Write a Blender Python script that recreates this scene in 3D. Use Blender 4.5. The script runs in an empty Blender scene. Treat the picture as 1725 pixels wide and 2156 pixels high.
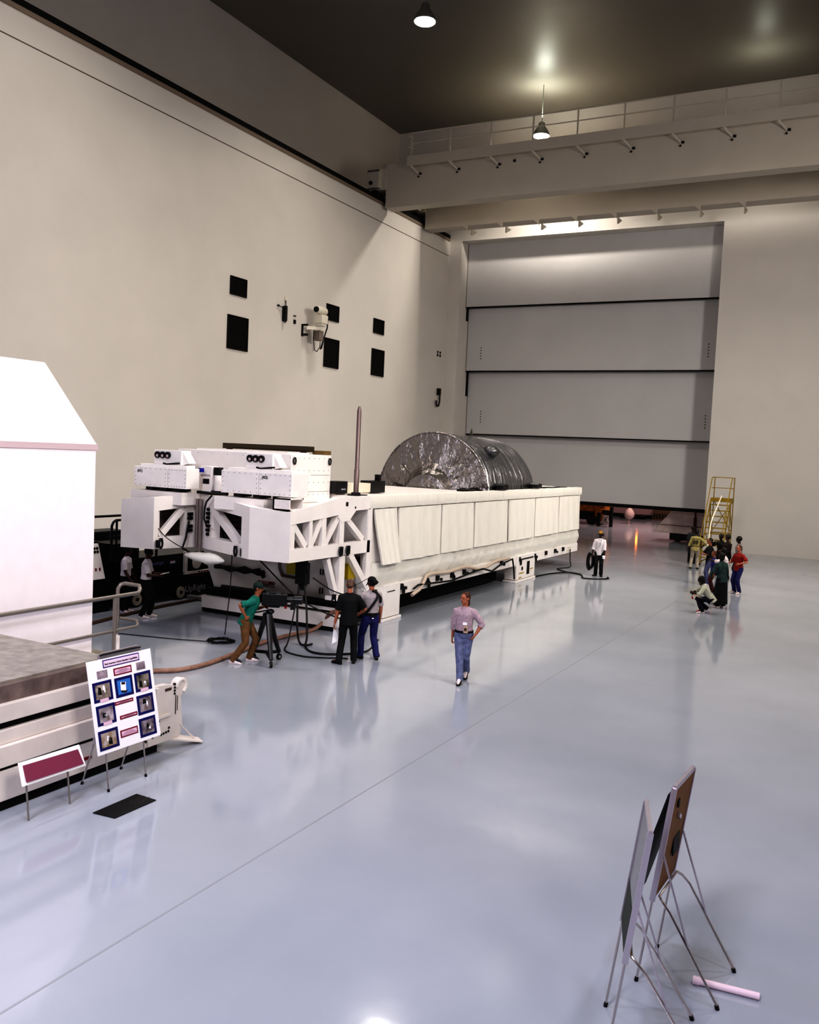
import bpy, bmesh, math, random
from mathutils import Vector, Matrix, noise
random.seed(7)
VS = 1.2
PI = math.pi
SC = bpy.context.scene
COL = SC.collection

# ------------------------------------------------------------ helpers
def wm(o):
    m = o.matrix_basis.copy()
    while o.parent:
        o = o.parent
        m = o.matrix_basis @ m
    return m

def tag(o, label=None, cat=None, group=None, kind=None):
    if label: o['label'] = label
    if cat: o['category'] = cat
    if group: o['group'] = group
    if kind: o['kind'] = kind
    return o

def thing(name, label, cat, loc=(0, 0, 0), rz=0.0, group=None):
    o = bpy.data.objects.new(name, None)
    o.empty_display_size = 0.2
    COL.objects.link(o)
    o.location = loc
    o.rotation_euler = (0, 0, rz)
    return tag(o, label, cat, group)

def copy_tree(o, parent=None):
    c = o.copy()
    COL.objects.link(c)
    if parent: c.parent = parent
    for ch in list(o.children):
        copy_tree(ch, c)
    return c

class MB:
    def __init__(self):
        self.v = []; self.f = []
    def add(self, vs, fs):
        b = len(self.v)
        self.v += [Vector(p) for p in vs]
        self.f += [tuple(b + i for i in q) for q in fs]
        return self
    def boxb(self, x0, x1, y0, y1, z0, z1):
        vs = [(x, y, z) for z in (z0, z1) for y in (y0, y1) for x in (x0, x1)]
        return self.add(vs, [(0, 2, 3, 1), (4, 5, 7, 6), (0, 1, 5, 4), (2, 6, 7, 3), (0, 4, 6, 2), (1, 3, 7, 5)])
    def box(self, c, s, rz=0.0, m=None):
        vs = []
        R = m if m else Matrix.Rotation(rz, 3, 'Z')
        for z in (-.5, .5):
            for y in (-.5, .5):
                for x in (-.5, .5):
                    vs.append(Vector(c) + R @ Vector((x * s[0], y * s[1], z * s[2])))
        return self.add(vs, [(0, 2, 3, 1), (4, 5, 7, 6), (0, 1, 5, 4), (2, 6, 7, 3), (0, 4, 6, 2), (1, 3, 7, 5)])
    def bar(self, p, q, w, h, up=(0, 0, 1)):
        p, q = Vector(p), Vector(q)
        d = (q - p).normalized()
        up = Vector(up)
        if abs(d.dot(up)) > .98: up = Vector((0, 1, 0)) if abs(d.y) < .9 else Vector((1, 0, 0))
        s = d.cross(up).normalized(); u = s.cross(d).normalized()
        vs = []
        for e in (p, q):
            for b in (-.5, .5):
                for a in (-.5, .5):
                    vs.append(e + s * a * w + u * b * h)
        return self.add(vs, [(0, 1, 3, 2), (4, 6, 7, 5), (0, 4, 5, 1), (2, 3, 7, 6), (0, 2, 6, 4), (1, 5, 7, 3)])
    def quadprism(self, pts, off):
        n = len(pts); off = Vector(off)
        vs = [Vector(p) for p in pts] + [Vector(p) + off for p in pts]
        fs = [tuple(range(n - 1, -1, -1)), tuple(range(n, 2 * n))]
        fs += [(i, (i + 1) % n, n + (i + 1) % n, n + i) for i in range(n)]
        return self.add(vs, fs)
    def rings(self, rs, cap=True):
        n = len(rs[0]); vs = []; fs = []
        for r in rs: vs += r
        for k in range(len(rs) - 1):
            for i in range(n):
                j = (i + 1) % n
                fs.append((k * n + i, k * n + j, (k + 1) * n + j, (k + 1) * n + i))
        if cap:
            fs.append(tuple(range(n - 1, -1, -1)))
            fs.append(tuple(range((len(rs) - 1) * n, len(rs) * n)))
        return self.add(vs, fs)
    def tube(self, pts, r, n=8, cap=True):
        pts = [Vector(p) for p in pts]
        m = len(pts)
        rr = r if isinstance(r, (list, tuple)) else [r] * m
        t0 = (pts[1] - pts[0]).normalized()
        a = Vector((0, 0, 1)) if abs(t0.z) < .9 else Vector((1, 0, 0))
        u = (a - t0 * a.dot(t0)).normalized()
        out = []
        for i in range(m):
            if i == 0: t = t0
            elif i == m - 1: t = (pts[i] - pts[i - 1]).normalized()
            else:
                t = (pts[i + 1] - pts[i]).normalized() + (pts[i] - pts[i - 1]).normalized()
                t = t.normalized() if t.length > 1e-6 else t0
            u = u - t * u.dot(t)
            u = u.normalized() if u.length > 1e-6 else t.orthogonal().normalized()
            w = t.cross(u)
            out.append([pts[i] + (u * math.cos(2 * PI * k / n) + w * math.sin(2 * PI * k / n)) * rr[i] for k in range(n)])
        return self.rings(out, cap)
    def cyl(self, p, q, r, r2=None, n=16):
        return self.tube([p, q], [r, r if r2 is None else r2], n)
    def ell(self, c, rx, ry, rz, nu=16, nv=10, R=None):
        c = Vector(c); R = R or Matrix.Identity(3)
        vs = [c + R @ Vector((0, 0, -rz))]
        for j in range(1, nv):
            ph = -PI / 2 + PI * j / nv
            for i in range(nu):
                th = 2 * PI * i / nu
                vs.append(c + R @ Vector((rx * math.cos(ph) * math.cos(th), ry * math.cos(ph) * math.sin(th), rz * math.sin(ph))))
        vs.append(c + R @ Vector((0, 0, rz)))
        fs = [(0, 1 + (i + 1) % nu, 1 + i) for i in range(nu)]
        for j in range(nv - 2):
            for i in range(nu):
                a = 1 + j * nu
                fs.append((a + i, a + (i + 1) % nu, a + nu + (i + 1) % nu, a + nu + i))
        t = len(vs) - 1; a = 1 + (nv - 2) * nu
        fs += [(t, a + i, a + (i + 1) % nu) for i in range(nu)]
        return self.add(vs, fs)
    def grid(self, fn, nu, nv):
        vs = [fn(i / nu, j / nv) for j in range(nv + 1) for i in range(nu + 1)]
        fs = [(j * (nu + 1) + i, j * (nu + 1) + i + 1, (j + 1) * (nu + 1) + i + 1, (j + 1) * (nu + 1) + i) for j in range(nv) for i in range(nu)]
        return self.add(vs, fs)
    def slab(self, fn, nu, nv, off):
        """closed cushion: grid fn plus a back face moved by off"""
        off = Vector(off)
        w = nu + 1; N = w * (nv + 1)
        f = [Vector(fn(i / nu, j / nv)) for j in range(nv + 1) for i in range(nu + 1)]
        vs = f + [p + off for p in f]
        fs = []
        for j in range(nv):
            for i in range(nu):
                q = (j * w + i, j * w + i + 1, (j + 1) * w + i + 1, (j + 1) * w + i)
                fs.append(q); fs.append(tuple(N + k for k in reversed(q)))
        loop = [i for i in range(w)] + [j * w + nu for j in range(1, nv + 1)] + [nv * w + i for i in range(nu - 1, -1, -1)] + [j * w for j in range(nv - 1, 0, -1)]
        for a, b in zip(loop, loop[1:] + loop[:1]):
            fs.append((b, a, N + a, N + b))
        return self.add(vs, fs)
    def build(self, name, mat, parent=None, smooth=False, bevel=0.0, local=False, recalc=True):
        me = bpy.data.meshes.new(name)
        vs = self.v
        if parent is not None and not local:
            inv = wm(parent).inverted()
            vs = [inv @ p for p in vs]
        me.from_pydata([tuple(p) for p in vs], [], self.f)
        if recalc:
            bm = bmesh.new(); bm.from_mesh(me)
            bmesh.ops.recalc_face_normals(bm, faces=bm.faces[:])
            bm.to_mesh(me); bm.free()
        mats = mat if isinstance(mat, (list, tuple)) else [mat]
        for m in mats: me.materials.append(m)
        if smooth:
            me.polygons.foreach_set('use_smooth', [True] * len(me.polygons))
            try: me.set_sharp_from_angle(angle=math.radians(40))
            except Exception: pass
        o = bpy.data.objects.new(name, me)
        COL.objects.link(o)
        if parent is not None: o.parent = parent
        if bevel > 0:
            b = o.modifiers.new('bevel', 'BEVEL'); b.width = bevel; b.segments = 2; b.limit_method = 'ANGLE'
        return o

def text(name, body, size, origin, xdir, ydir, mat, parent=None, align='LEFT', bold=0.0, depth=0.002):
    cu = bpy.data.curves.new(name, 'FONT')
    cu.body = body; cu.size = size; cu.align_x = align; cu.extrude = depth; cu.offset = bold
    cu.resolution_u = 3
    tmp = bpy.data.objects.new('text_tmp', cu)
    COL.objects.link(tmp)
    bpy.context.view_layer.update()
    me = bpy.data.meshes.new_from_object(tmp.evaluated_get(bpy.context.evaluated_depsgraph_get()))
    bpy.data.objects.remove(tmp); bpy.data.curves.remove(cu)
    x = Vector(xdir).normalized(); y = Vector(ydir).normalized(); z = x.cross(y)
    M = Matrix(((x.x, y.x, z.x, origin[0]), (x.y, y.y, z.y, origin[1]), (x.z, y.z, z.z, origin[2]), (0, 0, 0, 1)))
    if parent is not None: M = wm(parent).inverted() @ M
    me.transform(M)
    me.materials.clear(); me.materials.append(mat)
    me.name = name
    o = bpy.data.objects.new(name, me); COL.objects.link(o)
    if parent is not None: o.parent = parent
    return o

# ------------------------------------------------------------ materials
MATS = {}
def mat(name, col, rough=.5, metal=0.0, var=0.0, vscale=3.0, bump=0.0, bscale=20.0, emit=0.0, spec=.5, coat=0.0, stretch=None, col2=None):
    if name in MATS: return MATS[name]
    m = bpy.data.materials.new(name); m.use_nodes = True
    nt = m.node_tree; N = nt.nodes; L = nt.links
    b = N['Principled BSDF']
    c = (col[0], col[1], col[2], 1)
    b.inputs['Base Color'].default_value = c
    b.inputs['Roughness'].default_value = rough
    b.inputs['Metallic'].default_value = metal
    b.inputs['Specular IOR Level'].default_value = spec
    if coat: b.inputs['Coat Weight'].default_value = coat; b.inputs['Coat Roughness'].default_value = .08
    if emit:
        b.inputs['Emission Color'].default_value = c
        b.inputs['Emission Strength'].default_value = emit
    tc = mp = None
    if var or bump or col2:
        tc = N.new('ShaderNodeTexCoord'); mp = N.new('ShaderNodeMapping')
        L.new(tc.outputs['Object'], mp.inputs['Vector'])
        if stretch: mp.inputs['Scale'].default_value = stretch
    if var or col2:
        n = N.new('ShaderNodeTexNoise'); n.inputs['Scale'].default_value = vscale; n.inputs['Detail'].default_value = 5
        L.new(mp.outputs['Vector'], n.inputs['Vector'])
        r = N.new('ShaderNodeValToRGB')
        r.color_ramp.elements[0].position = .3; r.color_ramp.elements[1].position = .7
        lo = tuple(max(0, x * (1 - var)) for x in col); hi = tuple(min(1, x * (1 + var)) for x in col)
        if col2: lo, hi = tuple(col), tuple(col2)
        r.color_ramp.elements[0].color = (*lo, 1); r.color_ramp.elements[1].color = (*hi, 1)
        L.new(n.outputs['Fac'], r.inputs['Fac']); L.new(r.outputs['Color'], b.inputs['Base Color'])
    if bump:
        n2 = N.new('ShaderNodeTexNoise'); n2.inputs['Scale'].default_value = bscale; n2.inputs['Detail'].default_value = 4
        L.new(mp.outputs['Vector'], n2.inputs['Vector'])
        bp = N.new('ShaderNodeBump'); bp.inputs['Strength'].default_value = bump; bp.inputs['Distance'].default_value = .05
        L.new(n2.outputs['Fac'], bp.inputs['Height']); L.new(bp.outputs['Normal'], b.inputs['Normal'])
    MATS[name] = m
    return m

WHITE = mat('white_paint', (.80, .755, .73), .45, var=.04, vscale=2)
WHITE2 = mat('white_paint_box', (.83, .79, .77), .5, var=.03, vscale=4)
CREAM = mat('cream_paint', (.62, .58, .50), .5)
BLACK = mat('black_rubber', (.008, .008, .009), .5)
BLACKM = mat('black_metal', (.012, .012, .014), .35)
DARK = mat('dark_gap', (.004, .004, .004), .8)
STEEL = mat('steel_pipe', (.34, .31, .29), .35, metal=.6)
ALU = mat('aluminium', (.62, .57, .62), .3, metal=.75)
CHROME = mat('chrome', (.6, .55, .54), .18, metal=.95)
RUST = mat('brown_hose', (.30, .185, .14), .55, var=.25, vscale=6)
YEL = mat('yellow_label', (.42, .34, .03), .5)
REDM = mat('dark_red', (.22, .012, .02), .5)
NAVY = mat('navy', (.010, .010, .13), .5)
BLUEL = mat('label_blue', (.01, .015, .28), .5)
PALEINK = mat('pale_lettering', (.62, .62, .72), .5)
INK = mat('black_ink', (.006, .006, .008), .6)

def floor_material():
    m = bpy.data.materials.new('epoxy_floor'); m.use_nodes = True
    N = m.node_tree.nodes; L = m.node_tree.links; b = N['Principled BSDF']
    tc = N.new('ShaderNodeTexCoord')
    n = N.new('ShaderNodeTexNoise'); n.inputs['Scale'].default_value = .35; n.inputs['Detail'].default_value = 6
    L.new(tc.outputs['Object'], n.inputs['Vector'])
    r = N.new('ShaderNodeValToRGB')
    r.color_ramp.elements[0].position = .3; r.color_ramp.elements[1].position = .72
    r.color_ramp.elements[0].color = (.36, .383, .425, 1); r.color_ramp.elements[1].color = (.425, .443, .49, 1)
    L.new(n.outputs['Fac'], r.inputs['Fac']); L.new(r.outputs['Color'], b.inputs['Base Color'])
    n2 = N.new('ShaderNodeTexNoise'); n2.inputs['Scale'].default_value = 1.1; n2.inputs['Detail'].default_value = 4
    L.new(tc.outputs['Object'], n2.inputs['Vector'])
    rr = N.new('ShaderNodeMapRange'); rr.inputs['From Min'].default_value = .3; rr.inputs['From Max'].default_value = .7
    rr.inputs['To Min'].default_value = .07; rr.inputs['To Max'].default_value = .13
    L.new(n2.outputs['Fac'], rr.inputs['Value']); L.new(rr.outputs['Result'], b.inputs['Roughness'])
    n3 = N.new('ShaderNodeTexNoise'); n3.inputs['Scale'].default_value = 2.6; n3.inputs['Detail'].default_value = 3
    L.new(tc.outputs['Object'], n3.inputs['Vector'])
    bp = N.new('ShaderNodeBump'); bp.inputs['Strength'].default_value = .05; bp.inputs['Distance'].default_value = .02
    L.new(n3.outputs['Fac'], bp.inputs['Height']); L.new(bp.outputs['Normal'], b.inputs['Normal'])
    b.inputs['Specular IOR Level'].default_value = .7
    return m
FLOOR = floor_material()
WALLM = mat('wall_paint', (.60, .568, .53), .5, var=.025, vscale=.5, bump=.03, bscale=60)
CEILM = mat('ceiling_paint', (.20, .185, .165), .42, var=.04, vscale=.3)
DOORM = mat('door_fabric', (.52, .505, .50), .6, var=.03, vscale=.4, bump=.03, bscale=40)
CRANEM = mat('crane_paint', (.46, .42, .365), .5, var=.03, vscale=.6)
MAUVE = mat('far_room_paint', (.42, .31, .32), .6, var=.04, vscale=.4)

# ------------------------------------------------------------ camera
F = 1879.28; ROLL = -.04535789; PITCH = .06610386; YAW = .48614983; CH = 4.5
fw = Vector((-math.cos(PITCH) * math.sin(YAW), math.cos(PITCH) * math.cos(YAW), -math.sin(PITCH)))
rt = fw.cross(Vector((0, 0, 1))).normalized(); dn = fw.cross(rt)
r2 = rt * math.cos(ROLL) + dn * math.sin(ROLL); d2 = dn * math.cos(ROLL) - rt * math.sin(ROLL)
cam = bpy.data.cameras.new('camera'); camo = bpy.data.objects.new('camera', cam); COL.objects.link(camo)
cam.sensor_fit = 'HORIZONTAL'; cam.sensor_width = 36; cam.lens = 36 * F / 1725; cam.clip_end = 300; cam.clip_start = .05
camo.matrix_world = Matrix(((r2.x, -d2.x, -fw.x, 0), (r2.y, -d2.y, -fw.y, 0), (r2.z, -d2.z, -fw.z, CH), (0, 0, 0, 1)))
SC.camera = camo

# ------------------------------------------------------------ setting
def struct(o): o['kind'] = 'structure'; return o
XL, XU, YB, ZL, ZC, XR = -24.45, -28.3, 50.0, 17.62, 24.4, 9.0
DX0, DX1, DZ = -23.65, -8.40, 17.47
struct(MB().boxb(-32, 14, -8, 80, -.3, 0).build('floor', FLOOR))
struct(MB().boxb(-5.79, -5.765, -8, 49.5, -.004, .0015).build('trim_1', mat('floor_joint', (.34, .35, .37), .2)))
# left wall: lower face, crane ledge, set-back upper face
w = MB()
w.boxb(XU - .3, XL, -8, YB + .02, 0, ZL)
w.boxb(XU - .3, XU, -8, YB + .02, ZL, ZC)
struct(w.build('wall_left', WALLM))
struct(MB().boxb(XL - .32, XL + .04, -8, 49.9, ZL + .02, ZL + .24).build('trim_2', DARK))
struct(MB().boxb(XL - .2, XL + .05, -8, 49.9, ZL - .13, ZL + .02).build('trim_3', mat('rail_brown', (.24, .19, .15), .6)))
struct(MB().boxb(XL - .02, XL + .006, -8, 49.95, 16.60, 16.635).build('trim_4', mat('joint_brown', (.12, .09, .08), .7)))
# narrow white pilaster in the corner
w = MB()
w.boxb(XU, DX0, YB, YB + 2.6, 0, ZC); w.boxb(DX1, XR + .3, YB, YB + 2.6, 0, ZC); w.boxb(DX0, DX1, YB, YB + 2.6, DZ, ZC)
struct(w.build('wall_back', WALLM))
struct(MB().boxb(XR, XR + .3, -8, YB, 0, ZC).build('wall_right', WALLM))
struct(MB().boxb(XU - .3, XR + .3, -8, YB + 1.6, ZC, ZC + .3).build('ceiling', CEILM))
# vertical-lift door
d = thing('door_1', 'grey four-leaf vertical lift door raised two metres', None, (-16, 50.6, 2.1)); d['kind'] = 'structure'
zs = [18.2, 13.65, 9.78, 5.875, 2.05]
for k in range(4):
    y0 = 50.95 + .45 * k
    b = MB(); b.boxb(DX0 + .04, DX1 - .01, y0, y0 + .2, zs[k + 1], zs[k] + .3)
    p = b.build('door_panel', DOORM, d)
    MB().boxb(DX0 + .04, DX1 - .01, y0 - .015, y0 + .2, zs[k + 1] - .05, zs[k + 1] + .015).build('bottom_seal', DARK, p)
    if k in (1, 2):
        q = MB()
        for i in range(5):
            for xx in (DX0 + 1.0, DX1 - .62):
                q.cyl((xx, y0 - .012, zs[k + 1] + .75 + i * .17), (xx, y0 + .01, zs[k + 1] + .75 + i * .17), .035, n=8)
        q.build('bolt', BLACKM, p)
        MB().boxb(DX0 + .005, DX0 + .03, y0 - .3, y0 - .05, zs[k] - 1.55 + (.75 if k == 1 else 0), zs[k] - .02).build('edge_gap', DARK, p)
MB().boxb(DX0 + .1, DX1 - .02, 52.28, 52.5, 1.86, 2.04).build('bottom_bar', DARK, d)
# room beyond the door
struct(MB().boxb(-31, 6, 74, 74.3, 0, 9).build('wall_far', MAUVE))
struct(MB().boxb(-31.3, -31, 52.6, 74.3, 0, 9).build('wall_far_left', MAUVE))
struct(MB().boxb(6, 6.3, 52.6, 74.3, 0, 9).build('wall_far_right', MAUVE))
struct(MB().boxb(-31.3, 6.3, 52.6, 74.3, 9, 9.3).build('ceiling_far', MAUVE))
struct(MB().boxb(-31, 6, 73.93, 74, 0, .28).build('baseboard_far', DARK))
struct(MB().boxb(-20.6, -20.3, 73.7, 74, 0, 9).build('trim_5', mat('mauve_dark', (.20, .13, .13), .6)))

# ------------------------------------------------------------ lights
def area(x, y, z, power, size=1.2, col=(1, .95, .88), tgt=None, shape='DISK', spread=None):
    l = bpy.data.lights.new('area_light', 'AREA'); l.shape = shape; l.size = size; l.energy = power; l.color = col
    if spread: l.spread = spread
    o = bpy.data.objects.new('area_light', l); COL.objects.link(o); o.location = (x, y, z)
    if tgt: o.rotation_euler = (Vector(tgt) - Vector((x, y, z))).to_track_quat('-Z', 'Y').to_euler()
    return o
LAMPS = [(-17.5, 46.25, 21.72), (-17.7, 32.9, 21.9), (-17.6, 19.5, 21.9), (-17.6, 4, 21.9), (-6.5, 46.25, 21.72), (-6.5, 32.9, 21.9), (-6.5, 19.5, 21.9), (-6.5, 4, 21.9), (4.5, 46.25, 21.72), (4.5, 32.9, 21.9), (4.5, 19.5, 21.9), (4.5, 4, 21.9), (-17.6, -7, 21.9), (-6.5, -7, 21.9), (4.5, -7, 21.9)]
LENS = mat('lamp_lens', (1, .97, .9), .3, emit=14)
HOUSE = mat('lamp_housing', (.30, .30, .28), .4, metal=.5)
first = None
for i, (x, y, z) in enumerate(LAMPS):
    if first is None:
        t = thing('high_bay_lamp', 'glowing round high bay lamp just above the crane girder', 'lamp', (x, y, z))
        h = MB(); ring = []
        for rr, zz in ((.10, .75), (.16, .7), (.2, .5), (.34, .32), (.45, .1), (.47, .02)):
            ring.append([Vector((x + rr * math.cos(2 * PI * k / 20), y + rr * math.sin(2 * PI * k / 20), z + zz)) for k in range(20)])
        h.rings(ring); MB().cyl((x, y, z + .7), (x, y, ZC - .002), .02, n=8).build('lamp_hanger', HOUSE, t)
        h.build('lamp_shade', HOUSE, t, smooth=True)
        b = MB(); b.ell((x, y, z + .01), .42, .42, .07, 20, 8); b.build('lamp_lens', LENS, t, smooth=True)
        first = t
    elif i == 1:
        t = copy_tree(first); t.location = (x, y, z)
        tag(t, 'round high bay lamp at the top edge of the dark ceiling', 'lamp')
    pw = 320 if y > 5 else 225
    if y > 45: pw = 560 if x < -10 else 120
    area(x, y, z - .12, pw, 1.0 if y > 45 else 1.8, (1, .945, .86) if y > 12 else (.74, .76, 1), spread=2.25 if y < 45 else 2.6)
    if y > 45:
        up_ = area(x, y, z + 1.0, 70 if x < -10 else 18, .8, (.95, 1, .88)); up_.rotation_euler = (PI, 0, 0)
# added unseen fill lights, right side and behind camera, brightening vertical faces
for y in (2, 16, 30): area(8.6, y, 13.5, 300, 4, (1, .94, .87), (-20, y + 6, 4.0), 'SQUARE', 1.25)
area(8.6, 27, 14, 560, 3, (1, .95, .9), (-14, 52, 4), 'SQUARE', 1.5)  # added fill aimed at the back wall and door, no fixture
area(-4, -7, 14, 1500, 4, (.97, .93, 1), (-14, 17, 2.5), 'SQUARE')  # added fill behind the camera for the transporter front
# warm-pink light of the room beyond the door
area(-2.5 - 9.5, 62, 8.7, 1000, 8, (1, .80, .74), (-12, 62, 0), 'SQUARE')
wd = bpy.data.worlds.new('world'); SC.world = wd; wd.use_nodes = True
wd.node_tree.nodes['Background'].inputs['Color'].default_value = (.95, .93, 1, 1)
wd.node_tree.nodes['Background'].inputs['Strength'].default_value = .03
SC.view_settings.view_transform = 'Standard'
SC.view_settings.look = 'Very High Contrast'
SC.view_settings.exposure = .2
SC.cycles.use_denoising = True
SC.cycles.max_bounces = 8; SC.cycles.diffuse_bounces = 4; SC.cycles.glossy_bounces = 4
SC.cycles.caustics_reflective = False; SC.cycles.caustics_refractive = False
SC.cycles.sample_clamp_indirect = 6
# ------------------------------------------------------------ overhead crane
t = thing('overhead_crane', 'cream double girder overhead bridge crane spanning the hall under the ceiling', 'crane', (-8, 43, 17.3))
g = MB().boxb(-24.2, 8.6, 41.5, 42.3, 17.3, 19.55).build('front_girder', CRANEM, t)
MB().cyl((-17.0, 41.47, 18.95), (-17.0, 41.52, 18.95), .07, n=12).build('round_hole', DARK, g)
MB().boxb(-24.2, 8.6, 46.1, 47.0, 17.3, 19.55).build('rear_girder', CRANEM, t)
MB().boxb(-22.8, 8.6, 41.15, 41.52, 19.3, 19.4).boxb(-22.8, 8.6, 41.11, 41.17, 19.2, 19.70).build('walkway', CRANEM, t)
MB().boxb(-22.8, 8.6, 46.98, 47.9, 19.3, 19.45).build('rear_walkway', CRANEM, t)
xs = [-22.6 + 2.2 * k for k in range(14)]
for k, x in enumerate(xs):
    MB().boxb(x - .03, x + .03, 41.15, 41.21, 19.4, 20.88).build('railing_post', CRANEM, t)
    b = MB().quadprism([(x - .03, 41.13, 19.25), (x + .35, 41.49, 18.85), (x + .35, 41.49, 18.78), (x - .03, 41.13, 19.18)], (.06, 0, 0)).build('bracket', CRANEM, t)
    q = MB(); q.box((x + .42, 41.47, 18.86), (.13, .07, .10)); q.box((x + .32, 41.47, 18.72), (.08, .07, .07)); q.build('bolt', BLACKM, b)
r = MB()
r.tube([(-22.9, 42.0, 20.86), (-23.0, 41.4, 20.86), (-22.8, 41.18, 20.86), (8.6, 41.18, 20.86)], .032, 8)
r.tube([(-22.9, 42.0, 20.33), (-23.0, 41.4, 20.33), (-22.8, 41.18, 20.33), (8.6, 41.18, 20.33)], .03, 8)
r.build('railing', CRANEM, t)
for k in range(8):
    x = -21.7 + 2.1 * k
    MB().quadprism([(x, 46.98, 17.3), (x, 47.7, 17.3), (x, 47.05, 16.98), (x, 46.98, 16.98)], (.07, 0, 0)).build('underside_bracket', CRANEM, t)
    MB().quadprism([(x - .12, 46.1, 17.3), (x + .2, 46.1, 17.3), (x + .2, 46.1, 17.02)], (0, .06, 0)).build('underside_bracket', CRANEM, t)
for y0, y1, xx in ((41.35, 42.5, -25.35), (45.9, 47.2, -25.35)):
    e = MB(); e.boxb(xx, -24.2, y0 + .1, y1 - .15, 18.25, 19.35)
    e.boxb(xx + .2, xx + .9, y0 - .25, y0 + .15, 18.3, 19.3)
    o = e.build('end_truck', CRANEM, t)
    c = MB()
    for k in range(6): c.boxb(xx + .25 + k * .12, xx + .31 + k * .12, y0 - .28, y0 - .2, 19.12, 19.2)
    c.cyl((xx + .45, y0 - .3, 18.55), (xx + .45, y0 - .2, 18.55), .1, n=10)
    c.build('bolt', BLACKM, o)
    wl = MB()
    for yy in (y0 + .1, y1 - .2): wl.cyl((xx + .4, yy, 18.07), (xx + .65, yy, 18.07), .2, n=18)
    wl.build('wheel', BLACKM, t)

# ------------------------------------------------------------ things on the left wall
SLOT = mat('vent_black', (.006, .006, .006), .7)
for (y0, y1, z0, z1, lab) in ((29.45, 30.53, 10.73, 11.49, 'small black louvred vent at the left end of the upper row'), (29.35, 30.7, 8.49, 9.89, 'large black louvred vent at the left end of the lower row'),
                              (36.67, 37.78, 10.77, 11.55, 'small black louvred vent right of the wall camera'), (36.58, 37.9, 8.5, 9.91, 'large black louvred vent below the wall camera in the lower row'),
                              (41.19, 42.3, 10.77, 11.54, 'small black louvred vent nearest the far door in the upper row'), (41.13, 42.45, 8.54, 9.95, 'large black louvred vent nearest the far door, lower row')):
    v = thing('wall_vent', lab, 'vent', (XL, (y0 + y1) / 2, z0), group='black vents on the left wall')
    f = MB(); e = .04
    f.boxb(XL, XL + .05, y0, y1, z0, z0 + e).boxb(XL, XL + .05, y0, y1, z1 - e, z1).boxb(XL, XL + .05, y0, y0 + e, z0 + e, z1 - e).boxb(XL, XL + .05, y1 - e, y1, z0 + e, z1 - e)
    f.build('frame', SLOT, v)
    s = MB(); n = int((z1 - z0) / .09)
    s.boxb(XL, XL + .008, y0 + e, y1 - e, z0 + e, z1 - e)
    for k in range(n):
        zz = z0 + .06 + k * (z1 - z0 - .12) / max(1, n - 1)
        s.bar((XL + .025, y0 + e, zz), (XL + .025, y1 - e, zz), .035, .012, up=(.6, 0, 1))
    s.build('louvres', SLOT, v)
# surveillance camera on its bracket
t = thing('wall_camera', 'white surveillance camera on a bracket on the left wall', 'camera', (XL, 35.3, 10.0))
MB().boxb(XL, XL + .05, 34.65, 34.75, 9.72, 10.25).boxb(XL, XL + .3, 34.65, 34.78, 10.18, 10.26).boxb(XL, XL + .3, 34.65, 34.78, 9.72, 9.82).build('bracket', BLACKM, t)
MB().bar((XL + .25, 34.7, 10.08), (XL + .75, 35.25, 10.12), .12, .16).build('arm', CREAM, t)
b = MB(); b.boxb(XL + .45, XL + .95, 34.95, 35.45, 10.32, 10.72); b.boxb(XL + .5, XL + .9, 35.0, 35.35, 10.2, 10.34)
b.build('pan_head', mat('off_white_metal', (.66, .62, .54), .45), t, bevel=.03)
b = MB(); b.tube([(XL + .72, 34.78, 10.93), (XL + .7, 34.95, 10.93), (XL + .7, 35.5, 10.92), (XL + .7, 35.6, 10.92)], [.15, .19, .19, .12], 18)
o = b.build('camera_housing', MATS['off_white_metal'], t, smooth=True)
MB().cyl((XL + .725, 34.74, 10.93), (XL + .72, 34.79, 10.93), .13, n=18).build('lens', BLACK, o)
MB().boxb(XL + .4, XL + .75, 35.05, 35.4, 9.55, 10.0).build('junction_box', mat('brown_box', (.22, .18, .16), .5), t)
c = MB()
c.tube([(XL + .55, 34.9, 10.0), (XL + .5, 34.95, 9.5), (XL + .48, 35.1, 9.1), (XL + .48, 35.3, 9.05), (XL + .5, 35.5, 9.3), (XL + .55, 35.45, 9.6)], .02, 6)
c.tube([(XL + .85, 35.55, 10.65), (XL + .8, 35.62, 10.2), (XL + .6, 35.6, 9.6), (XL + .5, 35.55, 9.2), (XL + .5, 35.64, 9.25), (XL + .6, 35.66, 9.7)], .035, 6)
c.build('cable', BLACK, t, smooth=True)
t = thing('wall_telephone', 'small black wall instrument hanging left of the wall camera', 'telephone', (XL, 33.2, 10.2))
MB().boxb(XL, XL + .06, 33.25, 33.42, 11.1, 11.26).build('mounting_plate', CREAM, t)
MB().boxb(XL, XL + .25, 33.1, 33.22, 10.15, 10.85).build('handset', BLACK, t, bevel=.05)
c = MB(); c.tube([(XL + .05, 32.75, 10.8), (XL + .12, 32.95, 10.75), (XL + .15, 33.1, 10.45), (XL + .12, 33.2, 10.1), (XL + .1, 33.3, 10.15), (XL + .05, 33.3, 11.1)], .02, 6)
c.ell((XL + .06, 32.75, 10.8), .06, .05, .05, 8, 6); c.build('cord', BLACK, t)
tag(MB().boxb(XL, XL + .05, 33.98, 34.15, 10.52, 10.56).boxb(XL, XL + .06, 34.0, 34.13, 10.18, 10.36).build('wall_socket', BLACK), 'tiny black socket between the telephone and the wall camera', 'socket')
s = MB()
for yy in (48.9, 49.25):
    s.boxb(XL, XL + .04, yy, yy + .12, 10.62, 10.74); s.boxb(XL, XL + .04, yy, yy + .12, 10.42, 10.56)
tag(s.build('wall_socket', BLACK), 'pair of tiny black sockets high beside the corner', 'socket')
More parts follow.
